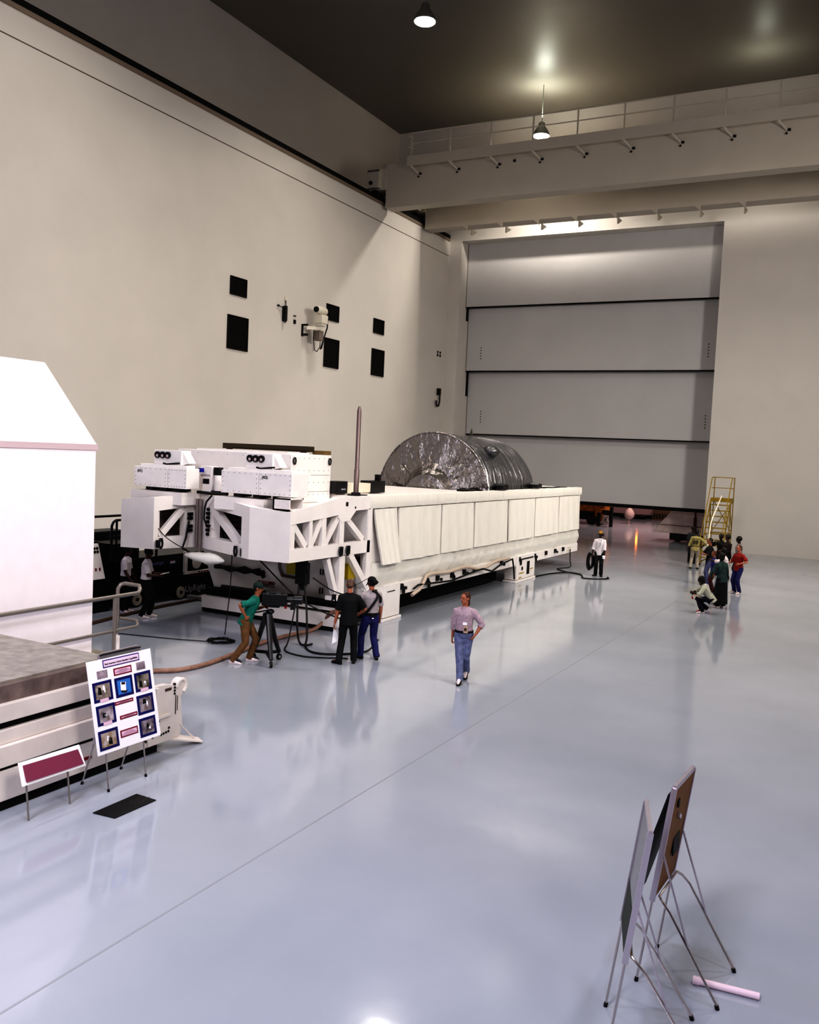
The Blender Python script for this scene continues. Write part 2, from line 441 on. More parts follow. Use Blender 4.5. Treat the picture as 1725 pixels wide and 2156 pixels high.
h = MB(); h.boxb(XL, XL + .2, 49.1, 49.3, 8.1, 8.5)
h.tube([(XL + .15, 49.25, 8.2), (XL + .15, 49.25, 7.7), (XL + .15, 49.15, 7.45), (XL + .15, 48.95, 7.4), (XL + .15, 48.82, 7.55), (XL + .15, 48.8, 7.75)], .05, 8)
tag(h.build('wall_hook', BLACK), 'black hook on the left wall near the far corner', 'hook')

# ------------------------------------------------------------ payload transporter
CL = (-11.45, -16.42)
CLOTH = mat('quilted_cloth', (.74, .71, .655), .85, var=.03, vscale=5, bump=.25, bscale=14, stretch=(1, 1, .35))
FILM = mat('white_film', (.70, .68, .635), .4, bump=.5, bscale=3.2)
T = thing('payload_transporter', 'long white payload transporter with truss front and quilted cloth sides', 'transporter', (-14, 27, 0))
# hull
h = MB(); X0, X1 = -11.56, -16.4
h.boxb(X1, X1 + .12, 19.6, 37.38, .62, 3.05).boxb(X0 - .12, X0, 19.6, 37.38, .62, 3.05).boxb(X1, X0, 19.6, 19.75, .62, 3.05).boxb(X1, X0, 37.25, 37.4, .62, 3.05).boxb(X1, X0, 19.6, 37.38, .62, .72)
h.build('hull', WHITE, T)
# top rim with cloth seams
def rim(y0, y1):
    c = MB()
    def fn(u, v):
        y = y0 + (y1 - y0) * u; z = 3.04 + .31 * v
        return (-11.45 + .02 * math.sin(v * PI) + .008 * noise.noise(Vector((y * 2, z * 3, 1))), y, z + (.012 * noise.noise(Vector((y * 3, 0, 5))) if v in (0, 1) else 0))
    c.slab(fn, max(2, int((y1 - y0) * 5)), 4, (-.30, 0, 0))
    return c
yy = 19.52
k = 0
while yy < 37.4:
    y1 = min(37.45, yy + 1.28)
    rim(yy + .004, y1 - .004).build('rim_cover', CLOTH, T, smooth=True); yy = y1
d = MB(); d.boxb(X1 - .05, X1 + .25, 19.5, 37.45, 3.05, 3.34).boxb(X1 + .25, -11.76, 19.5, 26.95, 3.2, 3.33).boxb(X1 + .25, -11.76, 33.1, 37.42, 3.2, 3.33)
d.build('deck', WHITE, T)
b = MB(); b.boxb(-12.1, -11.7, 33.8, 34.9, 3.335, 3.38).boxb(-12.1, -11.7, 35.6, 36.2, 3.335, 3.37).boxb(-12.2, -11.8, 26.3, 26.93, 3.33, 3.40)
b.build('latch_cover', BLACK, T)
# quilted blankets
bounds = [19.72, 21.06, 23.75, 26.14, 29.09, 31.79, 34.56, 37.42]
for k in range(7):
    a, b_ = bounds[k], bounds[k + 1]
    fl = .16 if k == 0 else .03
    def fn(u, v, a=a, b_=b_, fl=fl, k=k):
        y = a + .06 + (b_ - a - .12) * u
        z = 1.565 + 1.45 * v
        if k == 0: y += (1 - v) * .30 * (1 - .7 * u) - (.10 if False else 0)
        bul = .035 * math.sin(PI * u) * .6 + fl * (1 - v) ** 1.5
        wv = .014 * math.sin(u * 23 + k * 2 + v) * (1 - .4 * v) + .012 * noise.noise(Vector((y * 2.2, z * .8, k)))
        return (-11.47 + bul + wv, y, z + .02 * noise.noise(Vector((y * 1.5, k, 2))) * (1 - v))
    c = MB(); c.slab(fn, 36, 14, (-.05, 0, 0)); c.build('cloth_panel', CLOTH, T, smooth=True)
# lower film skirt
def fs(u, v):
    y = 19.66 + 17.72 * u; z = .90 + .70 * v
    dsp = .045 * abs(noise.noise(Vector((y * 1.1 + z * 1.2, z * 1.4, 3)))) + .03 * abs(noise.noise(Vector((y * 2.3 - z * 2.5, z * 1.2, 8))))
    return (-11.53 + dsp + .05 * (1 - abs(2 * v - 1)), y, z + .03 * noise.noise(Vector((y * 1.2, 4, 4))) * (1 - v))
c = MB(); c.slab(fs, 150, 12, (-.03, 0, 0)); c.build('film_skirt', FILM, T, smooth=True)
rail = MB().boxb(-11.75, -11.47, 19.62, 37.36, .62, .95).build('bottom_rail', WHITE, T)
for k, y in enumerate((19.9, 21.35, 22.9, 23.6, 24.6, 25.5, 26.3, 28.6, 30.3, 31.9, 33.2, 34.3, 35.3)):
    q = MB()
    z = .82
    if k in (1, 2, 4, 8, 9): q.tube([(-11.44, y, z + .08), (-11.4, y + .02, z), (-11.4, y + .05, z - .16), (-11.4, y + .12, z - .19), (-11.4, y + .14, z - .04), (-11.44, y + .1, z + .05)], .028, 6)
    q.boxb(-11.47, -11.4, y - .06, y + .08, z - .05, z + .1)
    if k % 2: q.boxb(-11.47, -11.41, y + .25, y + .31, z - .08, z)
    q.build('tie_down_ring', BLACK, rail)
MB().boxb(-11.475, -11.455, 35.9, 36.5, .70, .74).boxb(-11.475, -11.455, 35.9, 36.5, .82, .86).build('slot_marking', CREAM, rail)
# support legs
for (y0, y1, dark) in ((20.35, 21.3, 0), (30.0, 31.95, 1)):
    for xx in (-11.42, -16.45):
        l = MB(); sgn = -1 if xx > -14 else 1
        xa, xb = sorted((xx, xx + sgn * .45))
        l.boxb(xa, xb, y0 + .02, y1 - .02, .10, .98); l.boxb(xa - .03, xb + .03, y0 - .08, y1 + .05, 0, .08)
        lo = l.build('support_leg', WHITE, T, bevel=.012)
        if xx > -14:
            q = MB()
            if dark:
                q.boxb(xx - .02, xx + .006, y0 + 1.08, y0 + 1.36, .22, .70); q.cyl((xx - .02, y0 + .6, .48), (xx + .01, y0 + .6, .48), .075, n=14)
                q.boxb(xx - .02, xx + .02, y0 + .45, y0 + 1.7, .80, .845)
            else:
                q.boxb(xx - .02, xx + .01, y0 + .2, y0 + .62, .78, .80)
            q.build('cutout', DARK, lo)
            if dark: MB().boxb(xx, xx + .008, y0 + .3, y0 + .8, .30, .34).boxb(xx, xx + .008, y0 + 1.4, y0 + 1.75, .38, .41).boxb(xx, xx + .008, y0 + .3, y0 + .55, .14, .18).build('stencil', mat('ochre', (.40, .27, .08), .6), lo)
MB().boxb(-16.3, -12.1, 19.9, 29.8, .06, .61).build('under_hull_shade', DARK, T)  # black block standing in for the shade under the hull
# truss front ------------------------------------------------------
XS = -11.45
A = (-11.45, 16.08); B = (-12.47, 15.95); V1 = (-14.60, 16.87); V2 = (-14.86, 16.95); B2 = (-15.15, 15.76); A2 = (-16.10, 15.66)
zb, zl = 1.95, 2.24
def wallseg(p, q, z0a, z0b, z1a, z1b, th=.22, inward=(0, 1)):
    """plate with vertical faces between plan points p, q"""
    p = Vector((*p, 0)); q = Vector((*q, 0)); n = Vector((0, 0, 1)).cross(q - p).normalized()
    if n.dot(Vector((*inward, 0))) < 0: n = -n
    return MB().quadprism([p + Vector((0, 0, z0a)), q + Vector((0, 0, z0b)), q + Vector((0, 0, z1b)), p + Vector((0, 0, z1a))], n * th)
def lerp(p, q, t): return (p[0] + (q[0] - p[0]) * t, p[1] + (q[1] - p[1]) * t)
wallseg(A, B, zb, zb, 3.07, 3.13).build('front_plate', WHITE, T)
w0, w1 = lerp(B, V1, .16), lerp(B, V1, .80)
wallseg(B, w0, zb, zb, 3.13, 3.16).build('front_plate', WHITE, T)
MB().add(*(lambda m: (m.v, m.f))(wallseg(w0, w1, 2.88, 2.95, 3.16, 3.25))).build('upper_chord', WHITE, T)
wallseg(w0, w1, zb, zb, 2.25, 2.25).build('lower_chord', WHITE, T)
pr = wallseg(w1, V1, zb, zb, 3.25, 3.27).build('front_post', WHITE, T)
p0 = Vector((*lerp(B, V1, .80), 2.93)); p1 = Vector((*lerp(B, V1, .22), 2.22))
MB().bar(p0 + Vector((0, .1, 0)), p1 + Vector((0, .1, 0)), .16, .17).build('diagonal_brace', WHITE, T)
wallseg(A2, B2, 1.93, zb, 3.10, 3.18).build('front_plate', WHITE, T)
l0, l1 = lerp(B2, V2, .10), lerp(B2, V2, .70)
wallseg(B2, l0, zb, zb, 3.18, 3.18, .2, (-1, 0)).build('front_plate', WHITE, T)
wallseg(l0, l1, 2.86, 2.93, 3.18, 3.24, .2, (-1, 0)).build('upper_chord', WHITE, T)
wallseg(l0, l1, zb, zb, 2.24, 2.24, .2, (-1, 0)).build('lower_chord', WHITE, T)
pl = wallseg(l1, V2, zb, zb, 3.24, 3.27, .2, (-1, 0)).build('front_post', WHITE, T)
MB().bar((l0[0] - .05, l0[1] + .08, 2.24), (l1[0] - .05, l1[1] - .02, 2.92), .12, .15, up=(0, 0, 1)).build('diagonal_brace', WHITE, T)
wallseg(V2, V1, zb, zb, 3.27, 3.27).build('apex_plate', WHITE, T)
# strut hanging in the notch
s = MB(); s.cyl((-14.62, 16.78, 1.86), (-14.62, 16.78, 3.15), .045, n=10); s.cyl((-14.73, 16.8, 1.95), (-14.73, 16.8, 3.15), .05, n=10)
s.build('hanging_strut', mat('grey_strut', (.26, .22, .21), .4, metal=.4), T, smooth=True)
# connector sockets beside the windows
for k in range(7):
    z = 2.32 + k * .10
    e = Vector((*lerp(B, V1, .87), z)); n = Vector((-.40, -.92, 0))
    MB().box(e + n * .02, (.13 if k % 3 else .08, .07, .07), rz=-.41).build('connector', BLACK, pr)
    e = Vector((*lerp(B2, V2, .82), z - .05))
    if k in (1, 2, 4, 5): MB().box(e + Vector((.03, -.02, 0)), (.06, .17, .075), rz=.2).build('connector', BLACK, pl)
# interior clutter behind the windows
MB().boxb(-15.9, -12.4, 17.6, 17.7, 2.0, 3.1).boxb(-16.0, -15.94, 15.95, 17.6, 1.96, 3.1).build('inner_shade_panel', mat('inner_shade_brown', (.20, .15, .14), .7, var=.5, vscale=3), T)  # dark panels put in, their colour painting the dim inside
q = MB()
for k in range(9):
    a = random.uniform(-15.4, -12.8)
    q.tube([(a, 17.4, 3.05), (a + random.uniform(-.3, .3), 17.3, 2.7), (a + random.uniform(-.5, .5), 17.35, 2.4), (a + random.uniform(-.6, .6), 17.4, 2.1)], .02, 6)
for z in (2.3, 2.45, 2.6, 2.8): q.tube([(-14.2, 17.35, z), (-12.6, 17.3, z + .03)], .018, 6)
q.build('inner_cable', BLACK, T)
# side truss
th = .22
def side(pts, th=.2, x=XS): return MB().quadprism([(x, y, z) for y, z in pts], (-th, 0, 0))
side([(16.08, 3.07), (16.08, 2.79), (17.6, 2.90), (18.05, 2.94), (18.05, 3.34)]).build('side_upper_chord', WHITE, T)
side([(18.05, 3.36), (18.05, 2.88), (18.2, 2.76), (18.55, 2.78), (18.85, 3.02), (19.55, 3.03), (19.55, 3.355)]).build('gusset_plate', WHITE, T)
side([(16.08, 1.95), (19.58, 1.93), (19.58, 2.235), (16.08, 2.245)]).build('side_lower_chord', WHITE, T)
for (y0, y1) in ((16.10, 16.28), (16.85, 16.98), (17.38, 17.55), (18.14, 18.34)):
    MB().boxb(XS - .2, XS - .01, y0, y1, 2.24, 2.95).build('truss_post', WHITE, T)
for (a, b_) in (((16.25, 2.80), (16.78, 2.27)), ((17.42, 2.90), (16.98, 2.27)), ((18.12, 2.88), (17.58, 2.27)), ((18.48, 2.84), (19.30, 2.27))):
    MB().bar((XS - .1, *a), (XS - .1, *b_), .15, .13, up=(1, 0, 0)).build('truss_diagonal', WHITE, T)
MB().boxb(-16.4, XS - .02, 19.45, 19.6, .62, 3.05).build('end_bulkhead', WHITE, T)
side([(19.40, .95), (19.66, .60), (19.66, 3.05), (19.48, 3.05)], .1).build('corner_plate', WHITE, T)
MB().boxb(XS - .03, XS + .006, 18.36, 18.46, 3.14, 3.24).boxb(XS - .03, XS + .006, 18.78, 18.83, 3.07, 3.12).build('pin_hole', BLACK, T)
# legs under the truss
MB().boxb(XS - .2, XS, 18.17, 18.42, .95, 1.95).build('truss_leg', WHITE, T)
MB().bar((XS - .1, 18.62, 1.95), (XS - .1, 19.50, 1.05), .18, .26, up=(1, 0, 0)).build('leg_brace', WHITE, T)
MB().bar((XS - .12, 17.75, 1.9), (XS - .12, 18.15, 1.05), .14, .14, up=(1, 0, 0)).build('leg_brace', WHITE, T)
MB().bar((XS - .1, 19.42, 1.15), (XS - .1, 20.1, .35), .18, .24, up=(1, 0, 0)).build('leg_brace', WHITE, T)
MB().boxb(XS - .3, XS + .02, 18.05, 18.5, .86, .96).build('leg_foot', WHITE, T)
# chassis under the truss
MB().boxb(-15.95, -11.6, 18.45, 18.65, .12, .44).build('lower_beam', WHITE, T)
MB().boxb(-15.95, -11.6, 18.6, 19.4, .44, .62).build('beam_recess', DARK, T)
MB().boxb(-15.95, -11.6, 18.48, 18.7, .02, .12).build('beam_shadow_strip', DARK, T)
bk = MB().quadprism([(-15.95, 18.95, .62), (-11.6, 18.95, .62), (-11.6, 18.95, 1.95), (-16.35, 18.95, 1.95), (-16.35, 18.95, 1.5)], (0, .15, 0)).build('lower_bulkhead', WHITE, T)
MB().cyl((-15.4, 18.62, .70), (-11.7, 18.62, .70), .07, n=12).build('black_pipe', BLACK, T)
MB().boxb(-13.8, -11.7, 18.55, 18.62, .50, .58).build('pipe_bracket', WHITE, T)
q = MB(); q.tube([(-13.75, 18.9, 1.95), (-13.75, 18.9, 1.35), (-13.65, 18.9, 1.16), (-13.2, 18.9, 1.14), (-13.02, 18.9, 1.3), (-13.02, 18.9, 1.95)], .035, 8); q.build('pipe_loop', mat('brown_pipe', (.12, .08, .07), .5), bk, smooth=True)
MB().boxb(-13.5, -13.2, 18.86, 18.95, 1.24, 1.56).build('yellow_panel', YEL, bk)
q = MB()
for k in range(5): q.tube([(-15.85, 18.85, 1.18 + .02 * k), (-15.3, 18.8, 1.22 - .02 * k), (-14.8, 18.8, 1.14 + .03 * k), (-14.35, 18.82, 1.25 - .03 * k), (-14.2, 18.85, 1.05 + .04 * k)], .05, 8)
q.build('cable_bundle', BLACK, bk, smooth=True)
q = MB().boxb(-14.45, -13.92, 18.92, 18.96, .80, .955).build('caution_sign', mat('sign_pale', (.38, .33, .31), .6), bk)
MB().boxb(-14.45, -13.92, 18.908, 18.93, .885, .955).build('sign_band', REDM, q)
text('lettering', 'CAUTION', .075, (-14.43, 18.905, .897), (1, 0, 0), (0, 0, 1), PALEINK, q)
q = MB()
for k in range(3): q.boxb(-14.4, -14.05 - .05 * k, 18.915, 18.925, .86 - .025 * k, .868 - .025 * k)
q.build('small_print', INK, bk)
q = MB()
for x in (-12.5, -12.42):
    q.boxb(x, x + .02, 18.92, 18.95, 1.3, 1.45); q.boxb(x, x + .02, 18.92, 18.95, .82, .97)
q.build('slot', DARK, bk)
q = MB().boxb(-11.9, -11.65, 18.6, 18.75, 1.35, 1.85).build('yellow_valve_box', YEL, T)
MB().boxb(-11.68, -11.55, 19.05, 19.3, 1.4, 1.85).build('black_valve', BLACK, T)
MB().boxb(-11.9, -11.55, 18.75, 19.3, 1.3, 1.82).build('valve_housing', mat('mustard', (.40, .30, .02), .5), T)
# D rings and painted number
def ring(c, sx, sz, nrm, parent, r=.022):
    c = Vector(c); n = Vector(nrm).normalized(); s = n.cross(Vector((0, 0, 1))).normalized()
    pts = [c + s * sx * math.cos(2 * PI * k / 16) + Vector((0, 0, sz * math.sin(2 * PI * k / 16))) for k in range(17)]
    m = MB().tube(pts, r, 8)
    m.box(c + Vector((0, 0, sz * .9)), (.06, .06, .06))
    return m.build('lifting_ring', BLACK, parent, smooth=True)
fl = bpy.data.objects.get('lower_chord')
e = lerp(B, V1, .22)
ring((e[0] - .02, e[1] - .06, 2.075), .06, .105, (-.4, -.92, 0), T)
dvec = Vector((B[0] - V1[0], B[1] - V1[1], 0)).normalized()
text('number_one', '1', .25, (e[0] + .09, e[1] - .065, 1.985), dvec, (0, 0, 1), INK, T, bold=.008)
e = lerp(B2, V2, .14)
ring((e[0] + .05, e[1], 2.08), .07, .11, (1, .2, 0), T)
MB().box((e[0] + .05, e[1] - .12, 2.08), (.05, .06, .18)).build('ring_latch', BLACK, T)
for y in (18.13, 18.45):
    ring((XS + .05, y, 2.05), .06, .10, (1, 0, 0), T)
    MB().box((XS + .03, y + .07, 2.07), (.06, .06, .2)).build('ring_latch', BLACK, T)
# open-ended box on the front corner
q = MB(); q.boxb(-11.97, -11.52, 16.12, 16.16, 3.10, 3.37).boxb(-11.97, -11.52, 16.62, 16.66, 3.10, 3.37).boxb(-11.97, -11.52, 16.12, 16.66, 3.34, 3.37).boxb(-11.97, -11.52, 16.12, 16.66, 3.10, 3.13).boxb(-11.97, -11.93, 16.12, 16.66, 3.1, 3.37)
q.build('open_box', WHITE, T)
MB().boxb(-16.0, -11.6, 16.95, 19.5, 3.05, 3.15).build('front_deck', WHITE, T)
MB().boxb(-16.40, -14.75, 16.25, 16.9, 3.0, 3.30).build('deck_slab', WHITE, T); MB().boxb(-13.75, -12.32, 16.25, 16.9, 3.0, 3.29).build('deck_slab', WHITE, T)

# ------------------------------------------------------------ equipment on the truss deck
def rivets(m, x0, x1, z0, z1, y, n=7, nz=4):
    for k in range(n):
        x = x0 + (x1 - x0) * k / (n - 1)
        for z in (z0, z1): m.boxb(x - .008, x + .008, y - .004, y + .004, z - .008, z + .008)
    for k in range(1, nz):
        z = z0 + (z1 - z0) * k / nz
        for x in (x0, x1): m.boxb(x - .008, x + .008, y - .004, y + .004, z - .008, z + .008)
RIV = mat('rivet_brown', (.16, .12, .11), .6)
def equipment(x0, xs, x1, y0, y1, z0, z1, code, codex, label, ux0, ux1):
    t = thing('equipment_cabinet', label, 'cabinet', ((x0 + x1) / 2, (y0 + y1) / 2, z0), group='riveted equipment cabinets on the transporter front')
    for a, b_ in ((x0, xs - .006), (xs + .006, x1)):
        o = MB().boxb(a, b_, y0, y1, z0, z1).build('cabinet_body', WHITE2, t, bevel=.01)
        r = MB(); rivets(r, a + .05, b_ - .05, z0 + .05, z1 - .05, y0)
        r.build('rivets', RIV, o)
    MB().boxb(x0 + .15, x1 - .05, y0 + .05, y1 - .1, z1, z1 + .07).build('lid', WHITE2, t, bevel=.01)
    u = MB().quadprism([(ux0, y0 + .15, z1 + .07), (ux1, y0 + .15, z1 + .07), (ux1, y0 + .15, z1 + .42), (ux0, y0 + .15, z1 + .42)], (0, .35, 0)).build('top_unit', WHITE2, t, bevel=.01)
    MB().quadprism([(ux1, y0 + .2, z1 + .07), (ux1 + .2, y0 + .2, z1 + .12), (ux1, y0 + .2, z1 + .40)], (0, .25, 0)).build('side_gusset', WHITE2, t)
    for k in range(3):
        c = (ux0 + .13 + k * .165, y0 + .15, z1 + .30)
        o = MB().cyl(c, (c[0], c[1] - .05, c[2]), .08, n=20).build('round_connector', BLACK, t, smooth=True)
        MB().cyl((c[0] + .01, c[1] - .052, c[2] - .02), (c[0] + .01, c[1] - .056, c[2] - .02), .035, n=14).build('connector_face', mat('connector_grey', (.55, .45, .45), .4), o)
    MB().tube([(ux0 + .35, y0 + .1, z1 + .10), (ux0 + .5, y0 + .06, z1 + .08), (ux0 + .75, y0 + .08, z1 + .11), (ux0 + .85, y0 + .12, z1 + .12)], .02, 6).build('lead', BLACK, t, smooth=True)
    for k in range(3):
        a = x0 + .3 + k * (x1 - x0 - .6) / 2.5
        MB().boxb(a, a + .22, y0 + .1, y0 + .5, z0 - .08, z0).build('mount', mat('mount_dark', (.03, .025, .025), .6), t)
    text('stencil', code, .09, (codex, y0 - .006, z1 - .14), (1, 0, 0), (0, 0, 1), INK, t, bold=.002)
equipment(-16.35, -15.27, -14.66, 16.3, 16.75, 3.39, 3.88, '(A1)', -16.24, 'white riveted cabinet stencilled (A1) on the transporter front', -15.85, -14.98)
equipment(-13.65, -12.56, -11.64, 16.35, 17.0, 3.385, 3.91, '(A2)', -12.47, 'white riveted cabinet stencilled (A2) on the transporter front', -13.06, -12.3)
t = thing('air_conditioning_unit', 'large white riveted unit behind the two stencilled cabinets, dark bar on top', 'unit', (-14.4, 18.5, 3.15))
b = MB().boxb(-16.2, -12.6, 17.65, 19.4, 3.155, 4.34).build('unit_body', WHITE2, t, bevel=.012)
r = MB()
for k in range(8):
    for j in range(4):
        z = 3.35 + j * .3; y = 17.75 + k * .22
        r.boxb(-12.602, -12.594, y - .008, y + .008, z - .008, z + .008)
    r.boxb(-16 + k * .48, -15.985 + k * .48, 17.645, 17.655, 4.25, 4.265)
r.boxb(-12.602, -12.596, 18.5, 19.35, 3.83, 3.836).boxb(-12.602, -12.596, 17.7, 19.35, 3.42, 3.426)
r.build('rivets', RIV, b)
MB().boxb(-15.6, -12.75, 17.7, 18.6, 4.34, 4.38).build('top_cover', WHITE2, t)
q = MB()
for (x, y) in ((-12.57, 17.75), (-12.57, 19.3)):
    pts = [(x, y + .05 * math.cos(2 * PI * k / 14), 4.18 + .08 * math.sin(2 * PI * k / 14)) for k in range(15)]
    q.tube(pts, .018, 6)
q.build('lifting_ring', BLACK, t)
MB().boxb(-12.95, -12.6, 19.05, 19.38, 4.35, 4.45).build('brown_cap', mat('brown_cap', (.2, .13, .05), .6), t)
bar = MB(); bar.boxb(-15.72, -12.9, 18.85, 19.05, 4.40, 4.545); bar.boxb(-15.4, -12.9, 18.8, 18.85, 4.44, 4.535); bar.boxb(-15.6, -15.5, 18.86, 19.0, 4.34, 4.4).boxb(-13.2, -13.1, 18.86, 19.0, 4.34, 4.4)
tag(bar.build('roof_bar', mat('dark_olive', (.045, .032, .018), .5)), 'long dark olive bar lying on top of the big white unit', 'bar')
# control box in the notch
t = thing('control_box', 'narrow white control box between the two stencilled cabinets', 'control box', (-14.65, 17.15, 3.27))
b = MB().boxb(-14.87, -14.50, 17.02, 17.25, 3.29, 3.95).build('box_body', WHITE2, t, bevel=.01)
MB().boxb(-14.77, -14.58, 17.005, 17.02, 3.52, 3.64).build('screen', BLACK, b)
MB().boxb(-14.85, -14.55, 17.01, 17.02, 3.70, 3.75).build('name_strip', mat('greyish', (.45, .40, .42), .6), b)
q = MB().boxb(-14.47, -14.30, 17.05, 17.2, 3.74, 3.93); q.build('switch_box', BLACK, t)
MB().cyl((-14.37, 17.1, 3.33), (-14.37, 17.1, 3.74), .09, n=14).build('filter_can', WHITE2, t, smooth=True)
MB().boxb(-14.50, -14.20, 17.0, 17.3, 3.275, 3.36).build('base', BLACK, t)
MB().boxb(-14.72, -14.62, 16.77, 16.87, 3.80, 3.90).build('blue_connector', BLUEL, t)
tag(MB().tube([(-14.7, 16.75, 3.32), (-14.3, 16.72, 3.31), (-13.7, 16.65, 3.33)], .04, 8).build('cable', BLACK), 'short thick black cable draped along the notch edge', 'cable')
tag(MB().tube([(-14.0, 16.45, 3.28), (-14.2, 16.50, 3.12), (-14.35, 16.62, 2.95), (-14.38, 16.64, 2.7), (-14.25, 16.58, 2.55), (-14.05, 16.48, 2.56)], .022, 8).build('cable', BLACK, smooth=True), 'looped thin black cable hanging right of the notch strut', 'cable')
tag(MB().tube([(-14.86, 16.65, 2.6), (-14.85, 16.55, 2.2), (-14.82, 16.4, 1.95), (-14.6, 16.45, 1.86), (-14.4, 16.5, 1.87)], .025, 8).build('cable', BLACK, smooth=True), 'black cable curving under the left side of the notch', 'cable')
# white wrapped pod hanging below the notch
q = MB()
rs = []
for k in range(13):
    u = k / 12; x = -14.55 + 1.15 * u; s = math.sin(PI * min(1, .06 + u * .93)) ** .65
    rs.append([Vector((x, 16.25 + .22 * s * math.cos(2 * PI * j / 18), 1.84 - .05 * u + .15 * s * math.sin(2 * PI * j / 18) * (1.0 if u > .5 else .75) + .02 * noise.noise(Vector((x * 4, j, 0))))) for j in range(18)])
q.rings(rs)
tag(q.build('wrapped_bag', FILM, smooth=True), 'white film wrapped bag slung under the notch of the transporter', 'bag')

# shrouded module ---------------------------------------------------
FOIL = bpy.data.materials.new('silver_shroud'); FOIL.use_nodes = True
N = FOIL.node_tree.nodes; L = FOIL.node_tree.links; b = N['Principled BSDF']
b.inputs['Metallic'].default_value = .95; b.inputs['Roughness'].default_value = .2
tc = N.new('ShaderNodeTexCoord'); nz = N.new('ShaderNodeTexNoise'); nz.inputs['Scale'].default_value = 2.2; nz.inputs['Detail'].default_value = 6
mp = N.new('ShaderNodeMapping'); mp.inputs['Scale'].default_value = (1.6, .7, 1.0)
L.new(tc.outputs['Object'], mp.inputs['Vector']); L.new(mp.outputs['Vector'], nz.inputs['Vector'])
bp = N.new('ShaderNodeBump'); bp.inputs['Strength'].default_value = .9; bp.inputs['Distance'].default_value = .16
L.new(nz.outputs['Fac'], bp.inputs['Height']); L.new(bp.outputs['Normal'], b.inputs['Normal'])
b.inputs['Base Color'].default_value = (.34, .318, .31, 1)
cx, cz, R = -13.95, 3.12, 2.12
t = thing('shrouded_module', 'round module wrapped in crumpled silver film lying on the transporter', 'module', (cx, 30, .95))
nA = 96
def ridge(a, r): return .05 * abs(noise.noise(Vector((math.cos(a) * 4.5, math.sin(a) * 4.5, .3 * r)))) + .05 * abs(noise.noise(Vector((math.cos(a) * 9, math.sin(a) * 9, .5 * r + 4))))
m = MB()
rs = []
for y in [28.0 + .25 * k for k in range(18)] + [32.4, 32.5]:
    rad = R * (1 if 28.05 < y < 32.35 else .985)
    rs.append([Vector((cx + (rad + .05 * noise.noise(Vector((math.cos(2 * PI * k / nA) * 3.5, y * 1.3, math.sin(2 * PI * k / nA) * 3.5)))) * math.cos(2 * PI * k / nA), y, cz + (rad + .05 * noise.noise(Vector((math.cos(2 * PI * k / nA) * 3.5, y * 1.3, math.sin(2 * PI * k / nA) * 3.5)))) * math.sin(2 * PI * k / nA))) for k in range(nA)])
m.rings(rs, cap=False)
# back cone
rs2 = [rs[-1]] + [[Vector((cx + rr * math.cos(2 * PI * k / nA), y, cz + rr * math.sin(2 * PI * k / nA))) for k in range(nA)] for rr, y in ((1.9, 32.75), (1.0, 32.9), (.02, 32.92))]
m.rings(rs2, cap=False)
FOIL2 = FOIL.copy(); FOIL2.name = 'silver_shroud_side'
for n_ in FOIL2.node_tree.nodes:
    if n_.type == 'BSDF_PRINCIPLED': n_.inputs['Base Color'].default_value = (.36, .365, .385, 1); n_.inputs['Roughness'].default_value = .22
    if n_.type == 'MAPPING': n_.inputs['Scale'].default_value = (.4, 2.2, .4)
    if n_.type == 'BUMP': n_.inputs['Strength'].default_value = .85
m.build('barrel_shroud', FOIL2, t, smooth=True)
m = MB(); rs = []
for rr in (2.10, 2.03, 1.9, 1.7, 1.5, 1.3, 1.1, .95):
    rs.append([Vector((cx + rr * math.cos(2 * PI * k / nA), 27.98 - .30 * (2.10 - rr) / 1.2 + ridge(2 * PI * k / nA, rr) * 3.0 * math.sin(PI * (2.10 - rr) / 1.25), cz + rr * math.sin(2 * PI * k / nA))) for k in range(nA)])
rs += [[Vector((cx + .15 + rr * math.cos(2 * PI * k / nA), y + .3 * ridge(2 * PI * k / nA, rr), cz - .15 + rr * math.sin(2 * PI * k / nA))) for k in range(nA)] for rr, y in ((.86, 27.35), (.82, 27.15), (.7, 27.1), (.4, 27.12), (.02, 27.13))]
m.rings(rs, cap=False)
m.build('end_shroud', FOIL, t, smooth=True)
pts = [(cx + (R + .01) * math.cos(2 * PI * k / 64), 28.0 + .02 * math.sin(k), cz + (R + .01) * math.sin(2 * PI * k / 64)) for k in range(65)]
MB().tube(pts, .03, 6).build('rim_bead', FOIL, t, smooth=True)
b = MB(); b.boxb(-15.5, -15.2, 28.2, 32.2, .73, 1.45).boxb(-12.7, -12.4, 28.2, 32.2, .73, 1.45); b.build('cradle', WHITE, t)
for (y, s) in ((28.75, 1.0), (32.2, 1.0)):
    b = MB(); b.box((-11.63, y, 3.45), (.28, .45 * s, .14)); b.cyl((-11.9, y, 3.47), (-11.5, y, 3.47), .1, n=12); b.box((-11.6, y + .3, 3.46), (.15, .12, .16)); b.box((-11.6, y - .28, 3.44), (.2, .1, .1))
    b.build('trunnion', BLACKM, t)
m = MB(); m.ell((cx + 1.48, 29.6, cz + 1.56), .32, .35, .22, 14, 8); m.build('domed_patch', mat('dark_foil', (.16, .16, .165), .35, metal=.8, bump=.4, bscale=4), t, smooth=True)
MB().quadprism([(cx + .3, 30.3, cz + 2.15), (cx + .42, 30.3, cz + 2.15), (cx + .37, 30.3, cz + 2.38)], (0, .06, 0)).build('lifting_lug', mat('lug_green', (.10, .10, .06), .5), t)
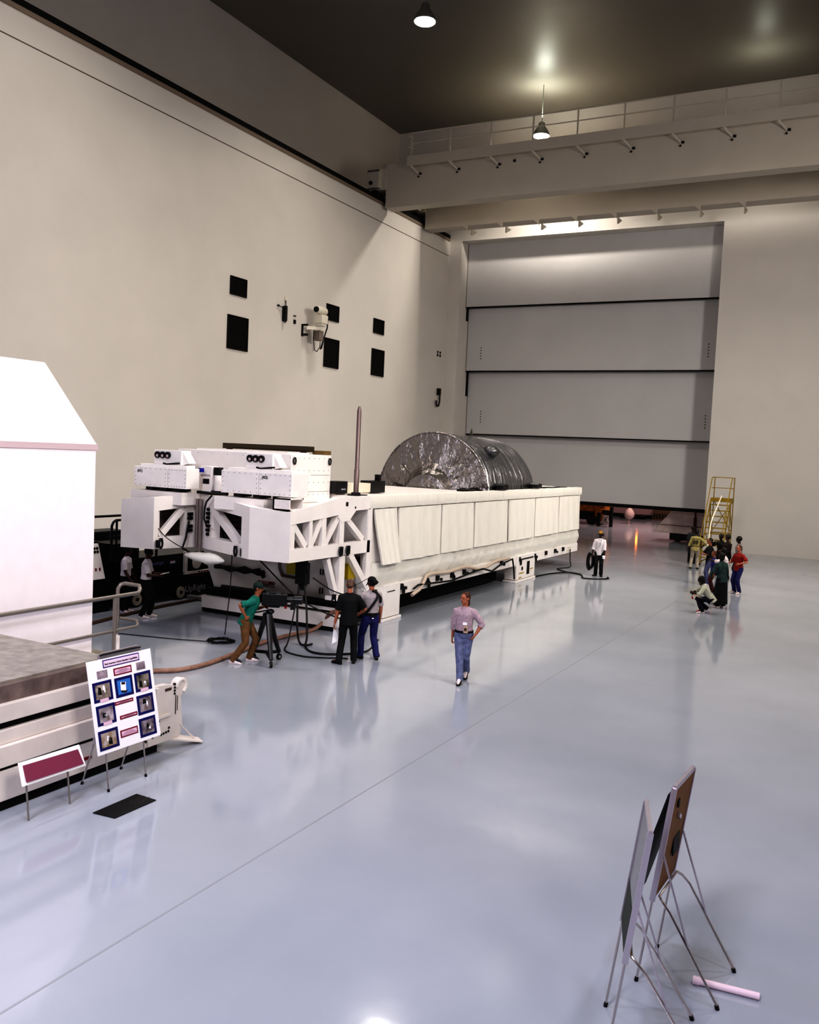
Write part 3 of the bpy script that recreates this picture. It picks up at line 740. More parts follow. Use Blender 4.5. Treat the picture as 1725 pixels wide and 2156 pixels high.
# steel guide post
q = MB(); q.tube([(-12.0, 19.7, 3.34), (-12.0, 19.7, 4.0), (-12.0, 19.7, 4.02), (-12.0, 19.7, 5.5), (-12.0, 19.7, 5.54), (-12.0, 19.7, 5.63)], [.068, .068, .056, .056, .05, .025], 14)
t = thing('guide_post', 'tall bare steel post standing upright on the transporter front end', 'post', (-12.0, 19.7, 3.33))
q.build('shaft', mat('bare_steel', (.20, .155, .15), .4, metal=.6), t, smooth=True)
MB().boxb(-12.2, -11.8, 19.6, 19.95, 3.335, 3.37).cyl((-12.0, 19.7, 3.37), (-12.0, 19.7, 3.42), .12, n=14).build('base_plate', BLACKM, t)
t = thing('actuator_beam', 'cream actuator beam with black end boxes behind the steel post', 'actuator', (-12.6, 20.6, 3.33))
MB().boxb(-12.75, -12.45, 19.9, 21.2, 3.37, 3.62).build('beam', mat('pale_cream', (.72, .68, .58), .5), t)
q = MB().boxb(-12.78, -12.42, 19.38, 19.95, 3.36, 3.68).build('motor_box', BLACKM, t)
MB().boxb(-12.43, -12.41, 19.65, 19.85, 3.46, 3.49).build('plate', PALEINK, q)
MB().boxb(-12.78, -12.42, 21.2, 21.95, 3.35, 3.68).boxb(-12.65, -12.5, 21.75, 21.85, 3.68, 3.85).build('motor_box', BLACKM, t)
MB().boxb(-12.7, -12.5, 19.5, 21.8, 3.33, 3.37).build('foot', WHITE, t)
# conduit along the side
pts = []
for k in range(40):
    u = k / 39; y = 22.2 + 6.9 * u
    pts.append((-11.36 - .02 * math.sin(9 * u), y, .90 + .10 * math.sin(6.5 * u) + .05 * math.sin(17 * u) + .12 * u))
tag(MB().tube([(-11.38, 21.9, .55), (-11.36, 22.3, .66), (-11.36, 22.6, .88)] + pts[3:], .05, 8).build('conduit', mat('beige_conduit', (.52, .43, .36), .55), smooth=True), 'wavy beige conduit strapped along the transporter lower side', 'conduit')
tag(MB().tube([(-11.38, 22.0, .72), (-11.37, 22.25, .80), (-11.28, 23.0, .78), (-11.27, 24.2, .72), (-11.27, 25.4, .80), (-11.27, 26.6, .86), (-11.27, 27.4, .70), (-11.27, 28.1, .86), (-11.27, 29.2, .96), (-11.32, 29.5, .6), (-11.32, 29.6, .2)], .03, 8).build('cable', BLACK, smooth=True), 'black cable looping below the beige conduit on the transporter side', 'cable')
# ------------------------------------------------------------ scissor lift and control cabinet on the left
LIFTM = mat('lift_black', (.010, .010, .014), .4)
t = thing('platform_lift', 'black wheeled platform lift parked behind the transporter front', 'lift', (-18.3, 19, 0))
b = MB().boxb(-18.9, -17.68, 17.2, 22.6, .10, .75).build('chassis', LIFTM, t, bevel=.02)
text('lettering', 'UpRight', .27, (-17.672, 19.72, .17), (0, 1, 0), (0, 0, 1), PALEINK, b)
MB().boxb(-17.685, -17.672, 19.9, 20.6, .60, .63).build('red_stripe', REDM, b)
for y in (17.75, 19.45, 21.9):
    wl = MB().cyl((-17.72, y, .21), (-17.60, y, .21), .21, n=22).build('wheel', BLACK, t, smooth=True)
    MB().cyl((-17.605, y, .21), (-17.575, y, .21), .165, n=20).build('wheel_disc', mat('wheel_cream', (.55, .49, .40), .5), wl, smooth=True)
    MB().cyl((-17.58, y, .21), (-17.56, y, .21), .05, n=12).build('hub', BLACK, wl)
q = MB()
for k in range(3):
    z0 = .72 + k * .13
    q.bar((-17.85, 17.4, z0), (-17.85, 22.0, z0 + .12), .06, .07); q.bar((-18.7, 22.0, z0), (-18.7, 17.4, z0 + .12), .06, .07)
q.build('scissor_stack', LIFTM, t)
b = MB().boxb(-18.9, -17.70, 17.0, 22.4, 1.02, 1.32).build('platform', LIFTM, t, bevel=.015)
MB().boxb(-18.7, -17.72, 17.3, 22.2, .74, 1.03).build('dark_core', DARK, t)
q = MB().boxb(-17.69, -17.62, 19.62, 19.74, .74, 1.36).boxb(-17.69, -17.60, 19.62, 20.75, .70, .765).build('white_bracket', WHITE, t)
MB().ell((-17.64, 20.15, 1.02), .05, .2, .2, 12, 8).build('white_drum', WHITE, t, smooth=True)
r = MB()
for k in range(4): r.boxb(-17.602, -17.595, 20.2 + k * .12, 20.26 + k * .12, .71, .755)
r.build('red_stripes', REDM, q)
text('lettering', 'UpRight', .13, (-17.692, 18.42, 1.07), (0, 1, 0), (0, 0, 1), mat('label_blue_pale', (.30, .32, .62), .5), b)
q = MB().boxb(-17.70, -17.69, 19.1, 19.3, 1.06, 1.13).build('white_sticker', PALEINK, b)
MB().boxb(-17.70, -17.688, 19.1, 19.3, 1.13, 1.155).build('sticker_band', REDM, b)
MB().boxb(-18.6, -17.75, 17.0, 17.9, 1.32, 1.75).build('toe_board', LIFTM, t)
for (y, yy) in ((16.9, 17.7),):
    pass
q = MB()
def hoop(y0, y1, z0, z1, x, r=.035, cut=.14):
    return [(x, y0, z0), (x, y0, z1 - cut), (x, y0 + cut * .4, z1 - cut * .3), (x, y0 + cut, z1), (x, y1 - cut, z1), (x, y1 - cut * .4, z1 - cut * .3), (x, y1, z1 - cut), (x, y1, z0)]
q.tube(hoop(16.95, 18.6, 1.3, 2.38, -17.75), .035, 8); q.tube(hoop(16.95, 18.6, 1.3, 2.38, -18.85), .035, 8)
q.tube([(-17.75, 17.12, 1.3), (-17.75, 17.12, 2.38)], .03, 8); q.tube([(-17.75, 16.95, 1.95), (-17.75, 18.6, 1.98)], .03, 8)
q.tube([(-17.75, 17.9, 1.3), (-17.75, 17.9, 2.38)], .03, 8)
q.build('guard_rail', BLACKM, t, smooth=True)
t = thing('tool_cabinet', 'tall black cabinet standing behind the two men at left', 'cabinet', (-18.6, 17.2, 0))
MB().boxb(-19.6, -18.95, 17.0, 18.6, 0.02, 1.95).build('cabinet_body', LIFTM, t, bevel=.02)
MB().boxb(-18.96, -18.94, 17.05, 17.78, .2, 1.85).boxb(-18.96, -18.94, 17.82, 18.55, .2, 1.85).build('door', BLACKM, t)
t = thing('control_console', 'white slanted control console with black ports and red knobs', 'console', (-18.1, 16.0, 0))
q = MB().quadprism([(-17.75, 15.2, .86), (-17.75, 16.78, .86), (-17.95, 16.70, 1.78), (-17.95, 15.2, 1.78)], (-.5, 0, 0)).build('face_panel', WHITE, t, bevel=.02)
MB().quadprism([(-17.78, 15.1, .80), (-17.78, 16.84, .80), (-17.99, 16.76, 1.84), (-17.99, 15.1, 1.84)], (-.5, 0, 0)).build('surround', BLACKM, t, bevel=.04)
MB().boxb(-18.5, -17.72, 15.1, 16.9, 0.03, .78).build('pedestal', LIFTM, t)
def onp(y, z): return (-17.75 - .2 * (z - .86) / .92 + .004, y, z)
for r_ in range(2):
    for c_ in range(6):
        p = onp(16.62 - c_ * .095, 1.66 - r_ * .09); MB().cyl(p, (p[0] + .02, p[1], p[2]), .036, n=10).build('port', BLACK, q)
for (y, z) in ((16.40, 1.46), (16.41, 1.40), (16.33, 1.50)): MB().cyl(onp(y, z), (onp(y, z)[0] + .02, y, z), .035, n=10).build('red_knob', REDM, q)
for c_ in range(3): p = onp(16.62 - c_ * .13, 1.12); MB().box(p, (.03, .035, .08)).build('red_switch', REDM, q)
t = thing('guard_frame', 'black tubular guard frame rising behind the control console', 'guard rail', (-18.8, 16.4, 0))
q = MB()
q.tube(hoop(14.8, 16.85, 0.02, 2.22, -18.55), .035, 8)
q.tube([(-18.55, 14.8, 1.98), (-18.55, 16.85, 2.0)], .032, 8); q.tube([(-18.55, 14.8, 1.72), (-18.55, 16.85, 1.74)], .03, 8)
q.build('tube', BLACKM, t, smooth=True)
q = MB(); q.cyl((-18.15, 15.9, 2.05), (-17.98, 15.9, 2.05), .2, n=18); q.build('round_gauge', BLACK, t)
tag(MB().tube([(-16.9, 16.6, .04), (-17.1, 18.2, .04), (-17.15, 20.6, .04)], .045, 8).tube([(-16.9, 16.6, .04), (-16.6, 14.9, .04), (-16.9, 13.4, .04)], .045, 8).build('floor_hose', mat('dark_brown_hose', (.07, .04, .03), .5)), 'dark brown hose on the floor in front of the black lift', 'hose')
tag(MB().boxb(-17.5, -16.35, 19.6, 19.75, .02, .12).boxb(-17.5, -16.35, 19.75, 22.0, .02, .05).build('floor_plate', mat('dull_plate', (.25, .24, .24), .4)), 'low grey plate on the floor left of the transporter chassis', 'plate')
# ------------------------------------------------------------ skid, white tower and pipe rail in the left foreground
SK = mat('skid_paint', (.70, .64, .60), .5, var=.06, vscale=3)
SKD = mat('skid_deck', (.30, .275, .245), .55, var=.2, vscale=6)
t = thing('lifting_skid', 'low cream steel skid with round-ended bracket behind the poster easel', 'skid', (-10, 8, 0))
b = MB(); b.boxb(-9.55, -9.02, 3.5, 9.9, .12, .50).boxb(-9.4, -9.0, 3.5, 9.5, .54, .80).boxb(-9.6, -9.06, 3.5, 9.4, .80, .98)
b.build('side_beam', SK, t, bevel=.012)
MB().boxb(-9.50, -9.04, 3.5, 9.85, .50, .54).boxb(-9.55, -9.12, 3.5, 9.2, .98, 1.07).build('beam_gap', DARK, t)
MB().boxb(-9.6, -9.05, 3.5, 9.0, 1.07, 1.29).build('upper_box', SK, t, bevel=.01)
MB().boxb(-9.55, -9.12, 3.5, 8.9, 1.29, 1.50).build('brown_band', mat('skid_brown', (.20, .155, .14), .6, var=.3, vscale=5), t)
MB().boxb(-11.8, -9.2, 3.5, 8.8, 1.50, 1.53).build('deck_plate', SKD, t)
MB().boxb(-11.8, -9.6, 3.5, 8.8, .06, 1.5).build('core', SKD, t)
MB().boxb(-9.5, -9.05, 3.6, 9.6, .0, .1).build('runner', DARK, t)
tagm = MB(); tagm.boxb(-9.019, -9.012, 7.55, 8.35, .27, .31); tagm.build('red_stencil', REDM, t)
# end bracket
p = MB(); outline = [(9.35, .14), (9.98, .14), (10.05, .30), (10.0, .75)]
for k in range(9):
    a = -.3 + (PI + .0) * k / 8
    outline.append((9.99 + .125 * math.cos(a), .90 + .125 * math.sin(a)))
outline += [(9.7, .985), (9.42, 1.0), (9.35, .8)]
p.quadprism([(-8.98, y, z) for y, z in outline], (-.10, 0, 0))
br = p.build('end_bracket', SK, t, bevel=.008)
MB().tube([(-8.985, 10.0 + .10 * math.cos(a * PI / 8), .90 + .10 * math.sin(a * PI / 8)) for a in range(-3, 9)], .03, 8).build('rolled_edge', SK, br, smooth=True)
MB().boxb(-9.2, -8.93, 9.35, 9.75, .52, .55).boxb(-9.0, -8.92, 9.43, 9.50, .55, .98).build('stiffener', SK, br)
hl = MB()
for (y, z) in [(9.86, .955), (9.86, .905), (9.86, .86), (9.86, .815), (9.55, .47), (9.55, .42), (9.55, .37), (9.55, .32), (9.60, .265), (9.65, .27), (9.70, .275), (9.75, .28), (9.78, .52), (9.76, .33), (9.42, .33), (9.43, .27), (9.30, .24), (9.33, .93), (9.40, .58)]:
    hl.cyl((-9.0, y, z), (-8.972, y, z), .018, n=10)
hl.build('bolt_hole', BLACK, br)
q = MB()
for (y0, y1, z0, z1) in ((9.66, 9.79, .885, .925), (9.88, 9.895, .50, .79), (9.92, 9.93, .55, .77)): q.boxb(-8.978, -8.974, y0, y1, z0, z1)
q.build('stencil_mark', mat('stencil_brown', (.09, .06, .055), .6), br)
MB().quadprism([(-9.0, 9.75, .14), (-9.0, 10.0, .14), (-8.93, 10.35, .02), (-8.75, 10.25, .02)], (0, 0, .02)).quadprism([(-8.98, 9.97, .35), (-8.98, 9.99, .35), (-8.86, 10.25, .035), (-8.88, 10.22, .035)], (-.01, 0, 0)).build('flared_foot', SK, br)
tag(MB().boxb(-9.72, -9.2, 9.45, 9.62, .98, 1.14).quadprism([(-9.65, 9.0, 1.1), (-9.3, 9.5, 1.16), (-9.35, 9.7, 1.0), (-9.65, 9.5, 1.0)], (0, 0, .05)).build('rubber_block', BLACK), 'black rubber block on the skid behind the round-ended bracket', 'block')
# white tower
t = thing('white_tower', 'tall plain white cabinet tower with tapered top at the left edge', 'tower', (-13.4, 9.6, .65))
TW = mat('tower_white', (.90, .84, .87), .5, var=.02, vscale=4)
MB().boxb(-14.6, -12.14, 7.6, 11.2, .66, 4.37).build('tower_body', TW, t, bevel=.02)
MB().boxb(-14.62, -12.12, 7.58, 11.22, 4.30, 4.40).build('band', mat('tower_band', (.62, .50, .52), .5), t)
q = MB(); lo = [(-14.6, 7.6), (-12.14, 7.6), (-12.14, 11.2), (-14.6, 11.2)]; hi = [(-14.0, 7.9), (-12.7, 7.9), (-12.7, 10.55), (-14.0, 10.55)]
q.rings([[Vector((x, y, 4.40)) for x, y in lo], [Vector((x, y, 5.75)) for x, y in hi]]); q.build('tapered_top', TW, t)
t = thing('deck_platform', 'low grey-brown deck platform carrying the white tower', 'platform', (-13, 9, 0))
MB().boxb(-14.7, -12.05, 7.0, 11.55, .02, .60).boxb(-14.75, -11.85, 6.95, 11.62, .60, .65).build('deck', mat('deck_planks', (.36, .33, .27), .6, var=.35, vscale=7, stretch=(1, .2, 1)), t)
# pipe rail
t = thing('pipe_railing', 'grey two-bar pipe railing in front of the white tower', 'railing', (-12.0, 11, .65))
q = MB(); R_ = .038
q.tube([(-11.98, 6.0, 1.69), (-11.98, 12.12, 1.70), (-12.02, 12.2, 1.75), (-12.12, 12.28, 1.80), (-12.5, 12.30, 1.80), (-12.56, 12.25, 1.78), (-12.58, 12.2, 1.70), (-12.58, 12.2, 1.08)], R_, 10)
q.build('top_rail', STEEL, t, smooth=True)
q = MB(); q.tube([(-11.98, 6.0, 1.05), (-11.98, 12.08, 1.08), (-12.05, 12.2, 1.09), (-12.15, 12.26, 1.14), (-12.55, 12.25, 1.14)], .03, 10); q.build('mid_rail', STEEL, t, smooth=True)
for y in (7.6, 11.55): MB().cyl((-11.98, y, .653), (-11.98, y, 1.69), .034, n=12).build('post', STEEL, t, smooth=True)
MB().cyl((-12.58, 12.2, .85), (-12.58, 12.2, 1.1), .03, n=12).build('post', STEEL, t, smooth=True)
MB().cyl((-12.58, 12.2, .80), (-12.58, 12.2, .9), .012, n=8).cyl((-12.58, 12.2, .52), (-12.58, 12.2, .80), .055, n=14).cyl((-12.58, 12.2, 0.0), (-12.58, 12.2, .52), .02, n=8).build('post_sleeve', mat('sleeve_white', (.85, .78, .76), .5), t, smooth=True)

# ------------------------------------------------------------ display easels and posters
TILT = .125
def easel(name, label, loc, rz, panel=None, wid=.64, z0=.75, z1=1.77, group=None, rear=.69, low=None):
    t = thing(name, label, 'easel', loc, rz, group)
    def fp(x, z, dy=0): return (x, TILT * z + dy, z)
    w2 = wid / 2
    for s in (-1, 1):
        MB().bar(fp(s * w2, z0), fp(s * w2, z1), .028, .045, up=(0, 1, 0)).build('stile', ALU, t, local=True)
        MB().cyl(fp(s * w2, 0.02), fp(s * w2, z0 + .02), .011, n=8).build('front_leg', CHROME, t, local=True)
        MB().cyl(fp(s * w2, 0), fp(s * w2, .035), .017, n=10).build('rubber_foot', BLACK, t, local=True)
        MB().tube([fp(s * w2, 1.17, .02), (s * w2 * 1.03, TILT * z0 + .16 + (rear - TILT * z0 - .16) * .4, .42)], .009, 6).build('brace', ALU, t, local=True)
        MB().cyl((s * w2 * 1.03, rear, 0), (s * w2 * 1.03, rear - .01, .035), .018, n=10).build('rubber_foot', BLACK, t, local=True)
    u = [(-w2 * 1.03, rear, .02), (-w2 * 1.03, TILT * z0 + .16, .69), (-w2 * .99, TILT * z0 + .09, .76), (-w2 * .88, TILT * z0 + .05, .79), (w2 * .88, TILT * z0 + .05, .79), (w2 * .99, TILT * z0 + .09, .76), (w2 * 1.03, TILT * z0 + .16, .69), (w2 * 1.03, rear, .02)]
    MB().tube(u, .0115, 8).build('rear_leg', CHROME, t, smooth=True, local=True)
    MB().bar(fp(-w2, z1), fp(w2, z1), .03, .04).build('top_bar', ALU, t, local=True)
    if panel:
        def pan(dy, th, m, nm, za=z0 + .02, zb_=z1 - .02):
            a = [fp(-w2 + .012, za, dy), fp(w2 - .012, za, dy), fp(w2 - .012, zb_, dy), fp(-w2 + .012, zb_, dy)]
            return MB().quadprism(a, (0, th, 0)).build(nm, m, t, local=True)
        o = pan(-.012, .012, panel[0], 'front_panel', za=1.13 if low else z0 + .02)
        if low: pan(-.012, .012, low, 'lower_panel', zb_=1.125)
        pan(.004, .008, panel[1], 'back_panel')
        if panel[1].name.startswith('hard'):
            MB().box(fp(.12, 1.58, .02), (.05, .01, .07)).box(fp(-.1, 1.13, .02), (.2, .012, .17)).build('dark_patch', BLACK, t, local=True)
            MB().bar(fp(-.04, 1.40, .025), fp(.05, 1.45, .025), .02, .035).build('metal_clip', ALU, t, local=True)
    return t
HARD = mat('hardboard_brown', (.26, .125, .045), .6, var=.12, vscale=4)
SILV = mat('silvered_board', (.33, .32, .32), .22, metal=.7, var=.25, vscale=3)
DKP = mat('shaded_poster_back', (.010, .012, .012), .5)  # near-black paints the shade on the board's back
DKG = mat('dark_green_poster', (.022, .03, .016), .5)
ra = PI / 2  # easel fronts turned towards -x: local +y = rear = +x
ra = -math.atan2(1, 0)
# easel A: front feet (-1.595,7.652) and (-1.558,8.278); rear towards +x
easel('display_easel', 'metal easel with brown hardboard back panel, the taller right pair', (-1.578, 7.965, 0), -PI / 2 - .06, (mat('whiteboard', (.6, .6, .6), .3), HARD), group='folding display easels at right')
easel('display_easel', 'metal easel with silvery front panel, nearest the bottom edge at right', (-1.638, 6.83, 0), -PI / 2 + .28, (SILV, HARD), group='folding display easels at right', low=DKG)
def place(o, loc, rz): o.location = loc; o.rotation_euler = (0, 0, rz); return o
o = MB().quadprism([(-.30, -.15, .60), (.30, -.15, .60), (.30, .165, 1.70), (-.30, .165, 1.70)], (0, .016, 0)).build('poster_board', DKP, None)
o.location = (-1.578, 7.965, 0); o.rotation_euler = (0, 0, -PI / 2 - .06)
tag(o, 'poster board painted black for shade leaning on the front of the brown-backed easel', 'poster')
# left easel (front faces +x)
easel('poster_easel', 'thin-legged metal easel holding the big white photo poster', (-8.473, 8.467, 0), PI / 2, None, wid=.654, z0=.5, z1=1.74, rear=.47)
t = thing('photo_poster', 'white poster board with blue-framed photos and red caption boxes at left', 'poster', (-8.5, 8.5, .5))
ub = Vector((-8.475, 7.955, .515)); uu = Vector((0.0, 1.10, -.012)); vv = Vector((-.155, -.085, 1.19))
nn = uu.cross(vv).normalized()
def pp(u, v, d=0): return ub + uu * u + vv * v + nn * d
def pquad(u0, u1, v0, v1, d0, d1):
    return MB().quadprism([pp(u0, v0, d0), pp(u1, v0, d0), pp(u1, v1, d0), pp(u0, v1, d0)], nn * (d1 - d0))
PW = mat('poster_white', (.93, .91, .93), .6)
pquad(0, 1, 0, 1, -.008, .004).build('board', PW, t)
PINK = mat('caption_pink', (.80, .55, .68), .6)
def caption(u0, u1, v0, v1, rows, frame=None):
    o = pquad(u0, u1, v0, v1, .004, .007).build('caption_frame', frame or mat('maroon', (.22, .008, .035), .5), t)
    bx = .018; bz = .014
    c = pquad(u0 + bx, u1 - bx, v0 + bz, v1 - bz, .007, .009).build('caption_card', PINK, o)
    q = MB(); n = rows
    for k in range(n):
        vz = v1 - bz - (v1 - v0 - 2 * bz) * (k + 1) / (n + 1)
        w_ = (u1 - u0) * (.22 + .10 * ((k * 7) % 3))
        q.quadprism([pp((u0 + u1) / 2 - w_, vz - .004, .0092), pp((u0 + u1) / 2 + w_, vz - .004, .0092), pp((u0 + u1) / 2 + w_, vz + .004, .0092), pp((u0 + u1) / 2 - w_, vz + .004, .0092)], nn * .001)
    q.build('small_print', mat('faint_ink', (.50, .30, .40), .6), c)
VIOL = mat('violet_frame', (.055, .018, .20), .5)
o = pquad(.23, .80, .90, .985, .004, .007).build('title_frame', VIOL, t)
c = pquad(.242, .788, .911, .974, .007, .009).build('title_card', mat('title_pink', (.85, .68, .82), .6), o)
text('title', 'Rack Insertion Device Baseline Capabilities', .0325, pp(.255, .929, .010), uu, vv, INK, c, bold=.0008, depth=.0006)
pquad(.22, .84, 1.003, 1.035, -.006, .004).build('header_strip', mat('header_grey', (.17, .16, .165), .6), t)
pquad(.21, .85, 1.035, 1.047, -.008, .006).build('header_edge', BLACK, t)
caption(.376, .658, .79, .87, 4); caption(.334, .624, .472, .51, 2); caption(.387, .663, .307, .348, 2); caption(.363, .64, .11, .19, 3)
PIC = [mat('photo_lab', (.62, .53, .45), .5, col2=(.12, .09, .08), vscale=9), mat('photo_dark', (.04, .035, .03), .5, col2=(.42, .36, .30), vscale=7),
       mat('photo_purple', (.09, .065, .07), .5, col2=(.55, .48, .52), vscale=9), mat('photo_grey', (.42, .36, .40), .5, col2=(.06, .04, .05), vscale=10), mat('photo_orange', (.55, .50, .52), .5, col2=(.28, .17, .05), vscale=10)]
SKY = mat('photo_blue', (.06, .22, .58), .5)
for (u0, u1, v0, v1, m, lab) in ((.04, .325, .553, .767, PIC[0], 1), (.37, .648, .546, .762, SKY, 0), (.683, .95, .55, .763, PIC[1], 1), (.05, .33, .302, .516, PIC[2], 1), (.677, .946, .29, .507, PIC[3], 0), (.035, .33, .038, .249, PIC[4], 0), (.668, .94, .038, .25, PIC[3], 0)):
    o = pquad(u0, u1, v0, v1, .004, .007).build('photo_mount', NAVY, t)
    c = pquad(u0 + .035, u1 - .035, v0 + .03, v1 - .03, .007, .009).build('photo_print', m, o)
    if lab: pquad((u0 + u1) / 2 - .06, (u0 + u1) / 2 + .07, v0 - .004, v0 + .03, .009, .0105).build('photo_label', PINK, o)
    if m is not SKY:
        rr = random.Random(int(u0 * 1000 + v0 * 77))
        for nm_, mm in (('dark_area', BLACK), ('light_area', PW), ('grey_area', mat('print_grey', (.22, .17, .16), .6))):
            a = u0 + .05 + rr.random() * (u1 - u0 - .17); b_ = v0 + .045 + rr.random() * (v1 - v0 - .14)
            w_, h_ = .03 + rr.random() * .05, .02 + rr.random() * .05
            MB().quadprism([pp(a, b_, .0092), pp(a + w_, b_ - .01 * rr.random(), .0092), pp(a + w_ * .9, b_ + h_, .0092), pp(a + w_ * .2, b_ + h_ * 1.2, .0092)], nn * .0006).build(nm_, mm, c)
    else:
        q = MB()
        a = (u0 + u1) / 2
        q.quadprism([pp(a - .06, v0 + .075, .0095), pp(a + .02, v0 + .06, .0095), pp(a + .03, v0 + .155, .0095), pp(a - .055, v0 + .165, .0095)], nn * .001)
        q.build('white_shape', PW, c)
        q = MB(); q.quadprism([pp(a - .06, v0 + .075, .0094), pp(a - .05, v0 + .05, .0094), pp(a + .02, v0 + .038, .0094), pp(a + .055, v0 + .07, .0094), pp(a + .02, v0 + .06, .0098)], nn * .001)
        q.quadprism([pp(a - .04, v0 + .135, .0108), pp(a + .015, v0 + .13, .0108), pp(a + .015, v0 + .155, .0108), pp(a - .04, v0 + .16, .0108)], nn * .001)
        q.build('dark_shape', mat('brown_black', (.04, .012, .012), .5), c)
for (u0, u1, v0, v1) in ((.127, .282, .795, .88), (.738, .88, .79, .876)):
    pquad(u0, u1, v0, v1, .004, .006).build('small_photo', mat('photo_mauve', (.50, .40, .46), .5, col2=(.16, .12, .14), vscale=9), t)
t = thing('sign_board', 'low maroon sign board with white border at the left edge', 'sign', (-8.6, 7.4, .2))
pq = MB().quadprism([(-8.55, 6.9, .44), (-8.55, 7.83, .42), (-8.63, 7.79, .68), (-8.63, 6.9, .70)], (-.012, 0, 0)).build('board', PW, t)
MB().quadprism([(-8.546, 6.95, .475), (-8.546, 7.79, .455), (-8.626, 7.755, .65), (-8.626, 6.95, .67)], (.004, 0, 0)).build('maroon_face', mat('sign_maroon', (.26, .06, .11), .5), t)
for y in (7.0, 7.6): MB().cyl((-8.56, y, 0), (-8.635, y, .6), .012, n=8).build('leg', STEEL, t)
# floor mat
t = thing('floor_mat', 'black rectangular mat with faint text lying on the floor below the poster easel', 'mat', (-7.95, 7.91, 0))
MB().quadprism([(-8.115, 7.552, .004), (-7.785, 7.588, .004), (-7.778, 8.262, .004), (-8.119, 8.27, .004)], (0, 0, .008)).build('mat_sheet', mat('mat_black', (.008, .008, .008), .6), t)
q = MB()
for r_ in range(6):
    x = -7.86 - r_ * .028; y = 7.98 + .02 * (r_ % 3)
    for k in range(5):
        ln = .02 + .012 * ((k * 3 + r_) % 3)
        q.boxb(x, x + .007, y, y + ln, .0122, .0130); y += ln + .012
q.build('faint_text', mat('mat_text', (.07, .06, .05), .6), t)
tag(MB().tube([(-1.13, 7.878, .032), (-.62, 7.93, .032)], .03, 12).tube([(-1.16, 7.875, .032), (-1.10, 7.881, .032)], .037, 12).build('cardboard_tube', mat('tube_pale', (.78, .62, .68), .5), smooth=True), 'pale rolled tube lying on the floor under the easel legs', 'tube')

# ------------------------------------------------------------ hoses and cables on the floor
def catmull(pts, n=8):
    P = [Vector(p) for p in pts]; P = [P[0]] + P + [P[-1]]; out = []
    for i in range(1, len(P) - 2):
        for k in range(n):
            t_ = k / n; a, b_, c_, d_ = P[i - 1], P[i], P[i + 1], P[i + 2]
            out.append(.5 * ((2 * b_) + (c_ - a) * t_ + (2 * a - 5 * b_ + 4 * c_ - d_) * t_ * t_ + (3 * b_ - a - 3 * c_ + d_) * t_ ** 3))
    out.append(P[-2]); return out
h = catmull([(-12.6, 12.4, .05), (-12.28, 12.84, .05), (-11.95, 13.2, .05), (-11.85, 13.8, .05), (-11.95, 14.75, .05), (-12.2, 16.2, .05), (-12.2, 17.4, .05), (-12.15, 18.2, .05), (-12.05, 18.5, .22), (-11.75, 18.42, .5), (-11.3, 18.6, .62)])
tag(MB().tube(h, .048, 10).build('floor_hose', RUST, smooth=True), 'long thick brown hose curving over the floor to the transporter', 'hose')
HX = (-11.95, 17.35)
b = MB()
for k in range(7): b.tube([(HX[0] + random.uniform(-.18, .18), HX[1] + random.uniform(-.1, .1), 1.93), (HX[0] + random.uniform(-.15, .15), HX[1], 1.6), (HX[0] + random.uniform(-.12, .12), HX[1], 1.15 + .05 * k)], .05, 8)
b.box((HX[0], HX[1], 1.55), (.28, .2, .5))
tag(b.build('connector_cluster', BLACK, smooth=True), 'tangled black connector cluster hanging under the truss corner', 'connector')
def cable(pts, r, label, m=BLACK): return tag(MB().tube(catmull(pts), r, 8).build('cable', m, smooth=True), label, 'cable')
cable([(-12.0, 17.3, 1.3), (-11.95, 17.2, .9), (-11.8, 17.0, .35), (-11.55, 16.75, .06), (-11.35, 16.7, .03), (-11.3, 16.9, .03)], .024, 'thick black cable dropping to the floor, left of the pair')
cable([(-11.85, 17.3, 1.3), (-11.7, 17.2, .8), (-11.45, 16.9, .2), (-11.2, 16.5, .03), (-10.7, 16.2, .03), (-10.2, 16.5, .03), (-9.95, 17.1, .03), (-9.85, 17.4, .25)], .024, 'thick black cable dropping and curving behind the men')
cable([(-11.95, 17.25, 1.2), (-11.9, 17.0, .7), (-11.75, 16.6, .1), (-11.4, 16.0, .02), (-10.8, 15.8, .02), (-10.35, 15.98, .02), (-10.15, 16.12, .02), (-10.0, 16.2, .02), (-9.92, 16.24, .02)], .016, 'thin black cable trailing over the floor behind the man in black')
cable([(-13.35, 17.2, 1.95), (-12.9, 17.3, 1.55), (-12.2, 17.4, 1.0), (-11.6, 17.5, .72), (-11.0, 17.6, .55), (-10.5, 17.7, .45)], .018, 'straight dark cable slanting down from under the truss front')
cable([(-11.75, 17.5, 1.45), (-11.5, 17.9, 1.15), (-11.2, 18.2, 1.0), (-10.95, 18.35, .95)], .014, 'thin dark cable sagging beside the truss leg')
cable([(-12.99, 16.02, 2.0), (-13.0, 16.0, 1.2), (-13.02, 15.95, .6), (-13.05, 15.93, .16)], .012, 'thin cable hanging straight from the front ring to the cable coil')
cp = []
for k in range(64):
    a = 2 * PI * k / 16; rr = .24 + .07 * math.sin(k * 1.7)
    cp.append((-13.1 + rr * 1.1 * math.cos(a), 15.85 + rr * math.sin(a), .014 + .0006 * k))
tag(MB().tube([(-15.4, 15.0, .02), (-14.6, 15.2, .02), (-13.9, 15.4, .02), (-13.4, 15.6, .02)] + cp, .011, 6).build('cable_coil', BLACK, smooth=True), 'loose coil of thin black cable on the floor left of the cameraman', 'cable')
cable([(-14.2, 15.86, 2.03), (-14.6, 15.95, 2.1), (-15.0, 16.0, 2.25), (-15.15, 15.9, 2.45)], .01, 'very thin black line strung across the notch between the two rings')
